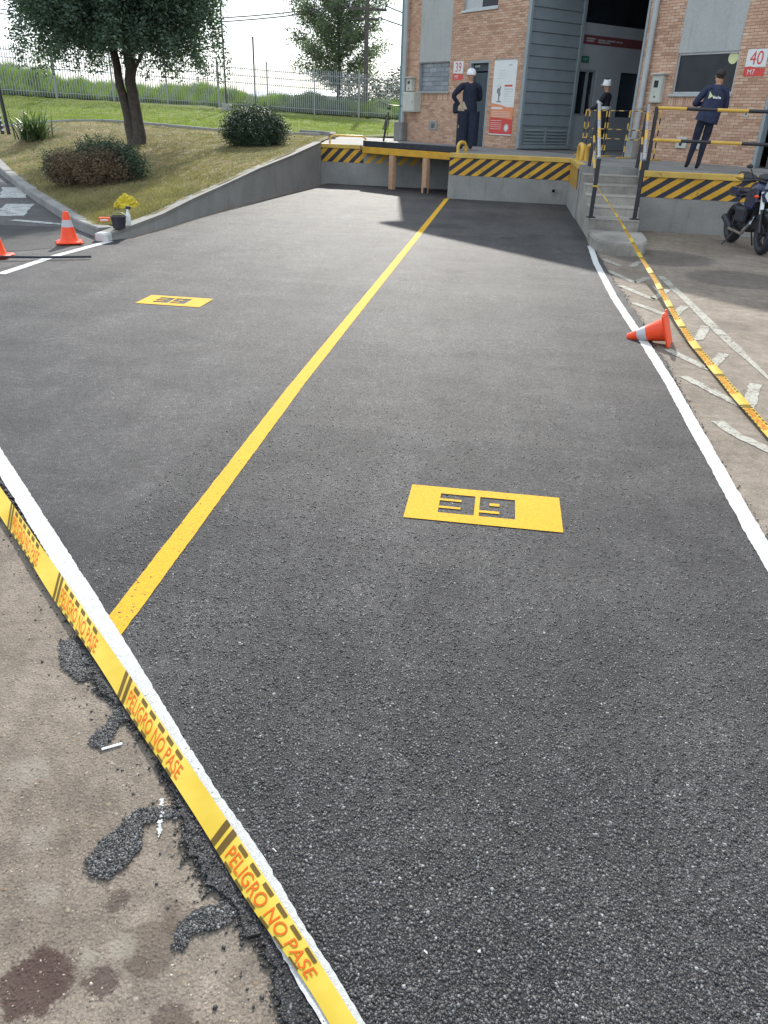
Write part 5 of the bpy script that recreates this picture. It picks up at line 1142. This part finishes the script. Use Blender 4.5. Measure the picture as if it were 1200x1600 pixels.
# ================================================================== PEOPLE
t = NT('skin'); MT['skin'] = t.out((.42, .23, .15), .55, spec=.3)
MT['hair'] = simple('dark_hair', (.018, .014, .012), .6, .2, 30)
MT['navy'] = simple('navy_cloth', (.010, .015, .034), .85, .3, 7, .006, 18)
MT['navyj'] = simple('navy_jacket_cloth', (.012, .021, .060), .7, .25, 6, .006, 16)
MT['darkc'] = simple('dark_work_cloth', (.013, .014, .022), .85, .3, 7, .006, 18)
MT['shoe'] = simple('brown_boot', (.10, .055, .035), .6, .2, 12)
MT['helm'] = simple('white_helmet', (.78, .79, .80), .3, .04, 5)
MT['reflb'] = simple('silver_reflective_band', (.55, .56, .55), .4, .1, 20)
MT['glove'] = simple('tan_glove', (.42, .33, .22), .8, .2, 20)
def body(name, parent, J, E, root, region, mats, sub=2):
    """one continuous skinned figure; J: joint -> (x,y,z,rx[,ry]); region(name of nearest bone) -> material index"""
    ks = list(J); me = bpy.data.meshes.new(name); me.from_pydata([J[k][:3] for k in ks], [(ks.index(a), ks.index(b)) for a, b in E], [])
    o = bpy.data.objects.new(name, me); COL.objects.link(o); md = o.modifiers.new('s', 'SKIN'); md.use_smooth_shade = True; md.branch_smoothing = .5
    for i, k in enumerate(ks):
        v = J[k]; me.skin_vertices[0].data[i].radius = (v[3], v[4] if len(v) > 4 else v[3]); me.skin_vertices[0].data[i].use_root = (k == root)
    sb_ = o.modifiers.new('u', 'SUBSURF'); sb_.levels = sub; sb_.render_levels = sub
    me2 = bpy.data.meshes.new_from_object(o.evaluated_get(bpy.context.evaluated_depsgraph_get())); bpy.data.objects.remove(o)
    for q in mats: me2.materials.append(MT[q])
    segs = [(np.array(J[a][:3]), np.array(J[b][:3]), a, b) for a, b in E]
    for p in me2.polygons:
        c = np.array(p.center[:]); bd = None
        for a, b, na_, nb in segs:
            ab = b-a; t_ = np.clip(np.dot(c-a, ab)/(np.dot(ab, ab)+1e-9), 0, 1); d = np.linalg.norm(c-(a+ab*t_))
            if bd is None or d < bd[0]: bd = (d, na_, nb, t_)
        p.material_index = region(bd[1], bd[2], bd[3], c)
    me2.polygons.foreach_set('use_smooth', [True]*len(me2.polygons)); me2.name = name
    o = bpy.data.objects.new(name, me2); COL.objects.link(o); o.parent = parent; return o
def hand_bones(J, E, w_, pre, palm_dir, side, curl=.5, s=1.0):
    """palm and five fingers from wrist joint w_"""
    d = Vector(palm_dir).normalized(); sd_ = Vector(side).normalized(); n = d.cross(sd_).normalized(); W = Vector(J[w_][:3])
    pm_ = W+d*.055*s; J[pre+'palm'] = (*pm_, .030*s, .018*s); E.append((w_, pre+'palm'))
    for i, (off, ln) in enumerate(((-.030, .060), (-.010, .072), (.011, .068), (.030, .052))):
        a = pm_+d*.03*s+sd_*off*s; b = a+(d*(1-curl*.4)+n*curl*.5)*ln*.55*s; c = b+(d*(1-curl)+n*curl)*ln*.5*s
        for q, v, r_ in (('a', a, .0105), ('b', b, .0095), ('c', c, .0075)): J[f'{pre}f{i}{q}'] = (*v, r_*s)
        E += [(pre+'palm', f'{pre}f{i}a'), (f'{pre}f{i}a', f'{pre}f{i}b'), (f'{pre}f{i}b', f'{pre}f{i}c')]
    a = pm_-d*.02*s-sd_*.035*s; b = a+(d*.6-sd_*.6+n*.3)*.04*s; J[pre+'ta'] = (*a, .012*s); J[pre+'tb'] = (*b, .009*s); E += [(pre+'palm', pre+'ta'), (pre+'ta', pre+'tb')]
def person(label, loc, rz, H, pose, cl, hatf, wide=1.0):
    th = thing('person', label, 'person', loc, rz); k = H/1.75; q = pose
    J = {}; E = []
    def j(n_, x, y, z, r, r2=None): J[n_] = (x*k, y*k, z*k, r*k, (r2 or r)*k)
    lx, ly = q.get('lean', (0, 0))   # head offset
    def L(z): t_ = max(0, (z-.9)/.85); return lx*t_, ly*t_
    j('pelvis', 0, 0, .95, .155*wide, .115*wide); x, y = L(1.12); j('waist', x, y, 1.12, .14*wide, .105*wide); x, y = L(1.32); j('chest', x, y, 1.32, .165*wide, .115*wide)
    x, y = L(1.45); j('neckb', x, y, 1.46, .095, .08); hx, hy = q.get('head', (0, 0)); x, y = L(1.54); j('neck', x+hx*.3, y+hy*.3, 1.53, .052); j('head0', x+hx*.7, y+hy*.7, 1.60, .075, .085); j('head1', x+hx, y+hy, 1.67, .078, .092); j('head2', x+hx, y+hy, 1.725, .05, .06)
    E += [('pelvis', 'waist'), ('waist', 'chest'), ('chest', 'neckb'), ('neckb', 'neck'), ('neck', 'head0'), ('head0', 'head1'), ('head1', 'head2')]
    for s_, nm in ((-1, 'l'), (1, 'r')):
        sx, sy = L(1.43); j('sh'+nm, sx+s_*.175*wide**.5, sy, 1.42, .075*wide**.5); ex, ey, ez = q['elbow'+nm]; wx, wy, wz = q['wrist'+nm]
        j('el'+nm, ex, ey, ez, .058*wide**.5); j('wr'+nm, wx, wy, wz, .036); E += [('neckb', 'sh'+nm), ('sh'+nm, 'el'+nm), ('el'+nm, 'wr'+nm)]
        d = Vector((wx-ex, wy-ey, wz-ez)).normalized(); d = (d+Vector(q.get('hd'+nm, (0, 0, 0)))).normalized(); sd_ = d.cross(Vector((0, 0, 1)) if abs(d.z) < .8 else Vector((0, 1, 0))).normalized(); hand_bones(J, E, 'wr'+nm, 'h'+nm, d, sd_*s_, .6, k*.95)
        kx, ky = q.get('knee'+nm, (s_*.10, 0)); fx, fy = q['foot'+nm]
        j('hip'+nm, s_*.09, 0, .86, .095*wide, .10*wide); j('kn'+nm, kx, ky, .49, .066*wide); j('an'+nm, fx, fy, .09, .046*wide); j('to'+nm, fx+q.get('tx', 0), fy+.16, .035, .038, .03); j('he'+nm, fx, fy-.03, .045, .04, .038)
        E += [('pelvis', 'hip'+nm), ('hip'+nm, 'kn'+nm), ('kn'+nm, 'an'+nm), ('an'+nm, 'to'+nm), ('an'+nm, 'he'+nm)]
    def reg(a, b, t_, c):
        n_ = b
        if a.startswith('h') and a[1:2] in 'lr' and a[:3] not in ('hip',) and not a.startswith('head') and not a.startswith('he'): return cl['hand']
        if b[:2] in ('hl', 'hr') : return cl['hand']
        if b.startswith('head') or (b == 'neck' and t_ > .4): return 0
        if b[:2] in ('to', 'he') or (b[:2] == 'an' and t_ > .9): return cl['shoe']
        if b[:2] in ('kn', 'an', 'hi'): return cl['leg']
        return cl['top']
    b_ = body('body', th, J, E, 'pelvis', reg, cl['mats'])
    hc = Vector(J['head1'][:3]); hatf(th, hc, k); 
    # face: eyes, nose, mouth, ears (front is +y)
    f = MB()
    for s_ in (-1, 1): f.ball(hc+Vector((s_*.028*k, .082*k, -.002*k)), .011*k, 8, 6, 0)
    f.build('eyes', 'petal', th, True); f = MB(); f.ball(hc+Vector((0, .098*k, -.028*k)), (.013*k, .018*k, .022*k), 8, 6); f.build('nose', 'skin', th, True)
    MB().ball(hc+Vector((0, .082*k, -.062*k)), (.024*k, .01*k, .007*k), 10, 6).build('mouth', 'sred', th, True)
    for s_ in (-1, 1): MB().ball(hc+Vector((s_*.080*k, -.005*k, -.015*k)), (.010*k, .02*k, .032*k), 8, 6).build('ear', 'skin', th, True)
    return th, J, k, hc
def helmet(th, hc, k, mat='helm', peak=1):
    m_ = MB(); m_.lathe([(.112*k, -.01*k), (.113*k, .03*k), (.107*k, .07*k), (.088*k, .106*k), (.058*k, .128*k), (.02*k, .138*k)], 20, mat=Matrix.Translation(hc)); h = m_.build('helmet', mat, th, True)
    MB().prism([(.117*k*math.cos(a), .120*k*math.sin(a)+(.045*k if math.sin(a) > .2 else 0)) for a in np.linspace(0, 2*math.pi, 20, endpoint=False)], .006*k, .016*k, mat=Matrix.Translation(hc)).build('brim', mat, h)
    MB().box(-.016*k, .016*k, -.10*k, .10*k, .10*k, .142*k, bev=.01*k, mat=Matrix.Translation(hc)).build('ridge', mat, h)
def hairf(th, hc, k):
    m_ = MB(); m_.ball(hc+Vector((0, -.015*k, .022*k)), (.092*k, .105*k, .088*k), 16, 10); m_.build('hair', 'hair', th, True)
    MB().ball(hc+Vector((0, -.045*k, -.02*k)), (.078*k, .06*k, .06*k), 12, 8).build('back_hair', 'hair', th, True)
# worker in coveralls: back to the camera, left fist on hip
mats = ['skin', 'navy', 'shoe', 'navy', 'glove']
pose = dict(elbowl=(-.42, -.02, 1.20), wristl=(-.23, .0, .99), elbowr=(.25, .14, 1.14), wristr=(.14, .38, 1.18), footl=(-.14, -.04), footr=(.10, -.06), head=(0, .02), hdl=(.3, .2, -.5))
p1, J, k, hc = person('worker in loose dark navy coveralls and white helmet facing the dark door, hand on hip', (-1.12, 21.75, PZ), R(2), 1.76, pose, dict(mats=mats, hand=4, shoe=2, leg=3, top=1), helmet, 1.5)
MB().ball(Vector((-.21, -.05, .93)), (.07, .04, .10), 10, 8).build('tool_pouch', 'glove', p1, True); MB().box(-.40, -.26, -.06, .03, .82, 1.06, bev=.03).build('side_bag', 'navy', p1)
MB().tube([(-.20, -.06, .86), (-.235, -.12, .5)], .012, 6).build('hanging_strap', 'glove', p1, True)
for s_ in (-1, 1):
    MB().tube([(s_*.12, -.01, .88), (s_*.13, -.01, .5), (s_*.135, -.03, .10)], [.16, .15, .14], 14).build('trouser_leg', 'navy', p1, True)
# man in navy jacket
pose = dict(elbowl=(-.30, .06, 1.13), wristl=(-.10, .28, 1.18), elbowr=(.31, .08, 1.12), wristr=(.12, .28, 1.18), footl=(-.14, .02), footr=(.06, .0), kneel=(-.10, .03), kneer=(.07, .02), lean=(.07, .06), head=(0, .06))
p2_, J, k, hc = person('man in navy jacket with a green and white logo on the back, behind the guardrail', (3.45, 16.55, PZ), R(-6), 1.64, pose, dict(mats=['skin', 'navyj', 'darkc', 'navy'], hand=0, shoe=2, leg=3, top=1), hairf, 1.05); p2_.rotation_euler.y = R(4)
jk = MB(); jk.tube([(.0, 0, .80), (.02, 0, .95), (.045, .02, 1.15), (.06, .03, 1.30)], [.205, .195, .185, .165], 20); jk2 = jk.build('jacket_skirt', 'navyj', p2_, True); jk2.scale = (1, .78, 1)
lg = MB(); lg.add([(-.085, -.183, 1.17), (-.085, -.180, 1.29), (-.015, -.186, 1.215)], [(0, 1, 2)]); lg.build('green_logo', 'stick', p2_)
w_ = MB()
for x0, x1, h_ in ((-.01, .015, .04), (.02, .04, .028), (.045, .065, .028), (.07, .078, .045), (.085, .10, .035), (.105, .125, .028)): w_.add([(x0, -.187, 1.185), (x1, -.187, 1.185), (x1, -.186, 1.185+h_), (x0, -.186, 1.185+h_)], [(0, 1, 2, 3)])
w_.build('white_logo_letters', 'lwhite', p2_)
# worker with reflective bands
pose = dict(elbowl=(-.22, .16, 1.15), wristl=(-.14, .36, 1.10), elbowr=(.25, .10, 1.14), wristr=(.10, .34, 1.08), footl=(-.10, -.02), footr=(.09, .04), head=(0, .05))
p3_, J, k, hc = person('worker in dark jacket with silver reflective bands and white helmet by the folding barrier', FP(-15.3, .75, PZ), R(62), 1.64, pose, dict(mats=['skin', 'darkc', 'darkc', 'darkc'], hand=0, shoe=2, leg=3, top=1), lambda a, b, c: (helmet(a, b, c), MB().ball(b+Vector((0, 0, .15)), (.035, .05, .02), 10, 6).build('helmet_lamp', 'rub', a, True)), 1.08)
for s_, nm in ((-1, 'l'), (1, 'r')):
    a, b = Vector(J['sh'+nm][:3]), Vector(J['el'+nm][:3])
    MB().tube([a.lerp(b, .50), a.lerp(b, .72)], [.083, .078], 14).build('arm_band', 'reflb', p3_, True)
bd_ = MB(); bd_.tube([(0, 0, 1.03), (0, 0, 1.10)], [.178, .178], 20); o = bd_.build('waist_band', 'reflb', p3_, True); o.scale = (1, .80, 1)
o = MB().tube([(-.12, .40, 1.02), (-.16, .42, 1.35)], .012, 8).build('held_radio_antenna', 'rub', p3_, True)

# ================================================================== MOTORCYCLE (front wheel at origin, facing +x local)
MT['mblue'] = simple('dark_blue_fairing', (.02, .028, .07), .25, .2, 6); MT['chrome'] = simple('dull_chrome', (.55, .56, .58), .25, .1, 10, metal=.9); MT['lens'] = simple('headlamp_lens', (.62, .64, .64), .12, .1, 14); MT['mgrey'] = simple('grey_fender', (.16, .20, .23), .35, .1, 8); MT['engine'] = simple('dark_engine', (.05, .05, .055), .45, .3, 20, metal=.6)
mo = thing('motorcycle', 'parked black and dark blue motorcycle below the striped dock at the right edge', 'motorcycle', (3.88, 12.83, .0), R(-85))
def wheel(x, wd):
    w_ = MB(); w_.torus((x, 0, .305), .245, .06, 'Y', 32, 10, sx=wd); o = w_.build('tyre', 'rub', mo, True)
    r_ = MB(); r_.torus((x, 0, .305), .19, .014, 'Y', 28, 6, sx=2.6)
    for a in range(5):
        th_ = a*2*math.pi/5; r_.tube([(x, 0, .305), (x+.185*math.cos(th_), 0, .305+.185*math.sin(th_))], .014, 6)
    r_.tube([(x, -.06, .305), (x, .06, .305)], .035, 12); r_.build('rim', 'engine', mo, True); d_ = MB(); d_.lathe([(.12, 0), (.12, .004), (.06, .005), (.06, .0)], 24, mat=Matrix.Translation((x, .05, .305)) @ Matrix.Rotation(R(90), 4, 'X')); d_.build('brake_disc', 'chrome', mo)
wheel(0, 1.0); wheel(-1.32, 1.25)
for s_ in (-1, 1):
    MB().tube([(0, s_*.085, .305), (-.10, s_*.085, .62)], .027, 10).build('fork_leg', 'engine', mo, True); MB().tube([(-.09, s_*.085, .56), (-.19, s_*.085, .86)], .03, 10).build('fork_shield', 'lwhite', mo, True)
    MB().tube([(-.22, s_*.04, .98), (-.25, s_*.2, 1.02), (-.30, s_*.36, 1.0)], .014, 8).build('handlebar', 'steel_k', mo, True); MB().tube([(-.285, s_*.27, 1.005), (-.31, s_*.39, .995)], .02, 8).build('grip', 'rub', mo, True)
    MB().tube([(-.26, s_*.24, 1.02), (-.24, s_*.33, 1.17)], .007, 6).build('mirror_stalk', 'steel_k', mo, True); MB().ball((-.24, s_*.35, 1.20), (.012, .05, .03), 12, 8).build('mirror', 'steel_k', mo, True)
    MB().ball((-.12, s_*.2, .80), (.03, .035, .022), 10, 6).build('turn_signal', 'cone', mo, True)
    MB().prism([(-.62, .62), (-.30, .60), (-.18, .72), (-.22, .90), (-.45, .88), (-.60, .80)], .0, .035, mat=Matrix.Translation((0, s_*.16+.0175, 0)) @ Matrix.Rotation(R(90), 4, 'X')).build('side_fairing', 'mblue', mo)
fe = MB()
vs = []
for a in np.linspace(R(25), R(150), 9):
    for y in (-.075, 0, .075): vs.append((.335*math.cos(a), y, .305+.335*math.sin(a)+(.018 if y == 0 else 0)))
fe.add(vs, [(3*i+j_, 3*i+j_+1, 3*i+j_+4, 3*i+j_+3) for i in range(8) for j_ in range(2)]); fe.build('front_fender', 'mgrey', mo, True)
MB().prism([(-.10, .0), (.10, .0), (.115, .10), (.06, .17), (-.06, .17), (-.115, .10)], 0, .12, mat=Matrix.Translation((-.20, 0, .73)) @ Matrix.Rotation(R(90), 4, 'Z') @ Matrix.Rotation(R(90), 4, 'X')).build('headlamp_housing', 'mblue', mo)
MB().prism([(-.045, .0), (.045, .0), (.10, .075), (.085, .135), (-.085, .135), (-.10, .075)], 0, .02, mat=Matrix.Translation((-.078, 0, .735)) @ Matrix.Rotation(R(90), 4, 'Z') @ Matrix.Rotation(R(90), 4, 'X')).build('headlamp', 'lens', mo)
MB().prism([(-.11, 0), (.11, 0), (.07, .13), (-.07, .13)], 0, .03, mat=Matrix.Translation((-.13, 0, .90)) @ Matrix.Rotation(R(90), 4, 'Z') @ Matrix.Rotation(R(75), 4, 'X')).build('fly_screen', 'mgrey', mo)
MB().ball((-.52, 0, .86), (.27, .15, .13), 18, 12).build('fuel_tank', 'mblue', mo, True)
MB().box(-1.15, -.70, -.12, .12, .78, .86, bev=.035).build('seat', 'rub', mo); MB().box(-1.5, -1.05, -.09, .09, .84, .93, bev=.03, mat=Matrix.Rotation(R(6), 4, 'Y')).build('pillion_seat', 'rub', mo)
MB().box(-1.62, -1.2, -.11, .11, .70, .84, bev=.04).build('tail', 'mblue', mo)
en = MB(); en.box(-.85, -.45, -.15, .15, .26, .50, bev=.05); en.box(-.62, -.42, -.10, .10, .48, .70, bev=.03)
for z_ in np.linspace(.50, .68, 6): en.box(-.66, -.38, -.13, .13, z_, z_+.012)
en.build('engine', 'engine', mo)
fr_ = MB()
for s_ in (-1, 1): fr_.tube([(-.22, s_*.04, .85), (-.36, s_*.13, .42), (-.50, s_*.15, .24), (-.95, s_*.15, .28), (-1.0, s_*.12, .75), (-.3, s_*.06, .86)], .018, 8)
for s_ in (-1, 1): fr_.tube([(-.95, s_*.10, .36), (-1.32, s_*.10, .305)], .022, 8)
fr_.build('frame', 'steel_k', mo, True)
MB().tube([(-.42, -.06, .52), (-.32, -.14, .40), (-.45, -.19, .24), (-.95, -.21, .26)], .022, 8).build('exhaust_pipe', 'chrome', mo, True); MB().tube([(-.95, -.19, .26), (-1.0, -.19, .29), (-1.30, -.19, .40)], [.03, .045, .05], 12).build('muffler', 'rub', mo, True)
MB().box(-.62, -.30, .16, .25, .30, .55, bev=.03).build('side_box', 'mblue', mo); MB().box(-.66, -.35, -.27, -.17, .40, .62, bev=.03).build('crash_pad', 'rub', mo)
MB().tube([(-.82, -.12, .26), (-.86, -.30, .02)], .012, 6).build('kickstand', 'steel_k', mo, True); MB().tube([(-.80, .1, .26), (-.84, .18, .02)], .012, 6).build('centre_stand', 'steel_k', mo, True)
for s_ in (-1, 1): MB().tube([(-.75, s_*.14, .33), (-.75, s_*.27, .33)], .013, 6).build('footpeg', 'rub', mo, True)
fl = MB().ball((-.48, .02, 1.03), (.16, .12, .07), 14, 8).build('saddle_bag_on_tank', 'rub', mo, True)
yb = MB(); yb.ball((-1.25, .0, 1.0), (.16, .16, .06), 10, 6); yb.build('yellow_net', 'steel_y', mo)

# ================================================================== BICYCLE
bi = thing('bicycle', 'dark bicycle leaning by the downpipes at the left corner of the building', 'bicycle', (-3.98, 26.6, PZ), R(98))
bi.rotation_euler.y = 0; bi.rotation_euler.x = R(9)
for x in (0, 1.08):
    w_ = MB(); w_.torus((-x, 0, .35), .325, .026, 'Y', 32, 8); w_.build('tyre', 'rub', bi, True); r_ = MB(); r_.torus((-x, 0, .35), .30, .012, 'Y', 28, 5)
    for a in range(14): r_.tube([(-x, 0, .35), (-x+.3*math.cos(a*.4488), 0, .35+.3*math.sin(a*.4488))], .0022, 4)
    r_.build('rim', 'galv', bi, True)
f_ = MB()
for a, b, r_ in (((-.16, 0, .88), (-.20, 0, .74), .022), ((-.20, 0, .74), (-.64, 0, .31), .022), ((-.17, 0, .84), (-.80, 0, .78), .020), ((-.64, 0, .31), (-.82, 0, .84), .019), ((-.64, 0, .31), (-1.08, .05, .35), .012), ((-.80, 0, .76), (-1.08, .05, .35), .011)): f_.tube([a, b], r_, 8)
f_.build('frame', 'steel_k', bi, True)
for s_ in (-1, 1): MB().tube([(-.18, s_*.05, .72), (-.05, s_*.055, .5), (0, s_*.055, .35)], .016, 8).build('fork_leg', 'steel_k', bi, True)
MB().tube([(-.15, 0, .88), (-.12, 0, .97), (-.06, 0, 1.03)], .018, 8).build('stem', 'steel_k', bi, True); MB().tube([(-.12, -.38, 1.07), (-.06, -.1, 1.03), (-.06, .1, 1.03), (-.12, .38, 1.07)], .014, 8).build('handlebar', 'steel_k', bi, True)
MB().box(-.98, -.72, -.06, .06, .90, .95, bev=.02).build('saddle', 'rub', bi); MB().tube([(-.82, 0, .82), (-.84, 0, .92)], .014, 8).build('seat_post', 'galv', bi, True)
cr_ = MB(); cr_.lathe([(.09, 0), (.09, .006)], 20, mat=Matrix.Translation((-.64, -.05, .31)) @ Matrix.Rotation(R(90), 4, 'X')); cr_.tube([(-.64, -.08, .31), (-.74, -.09, .18)], .01, 6); cr_.tube([(-.64, .08, .31), (-.54, .09, .44)], .01, 6); cr_.build('crankset', 'steel_k', bi)
bpy.context.view_layer.update()
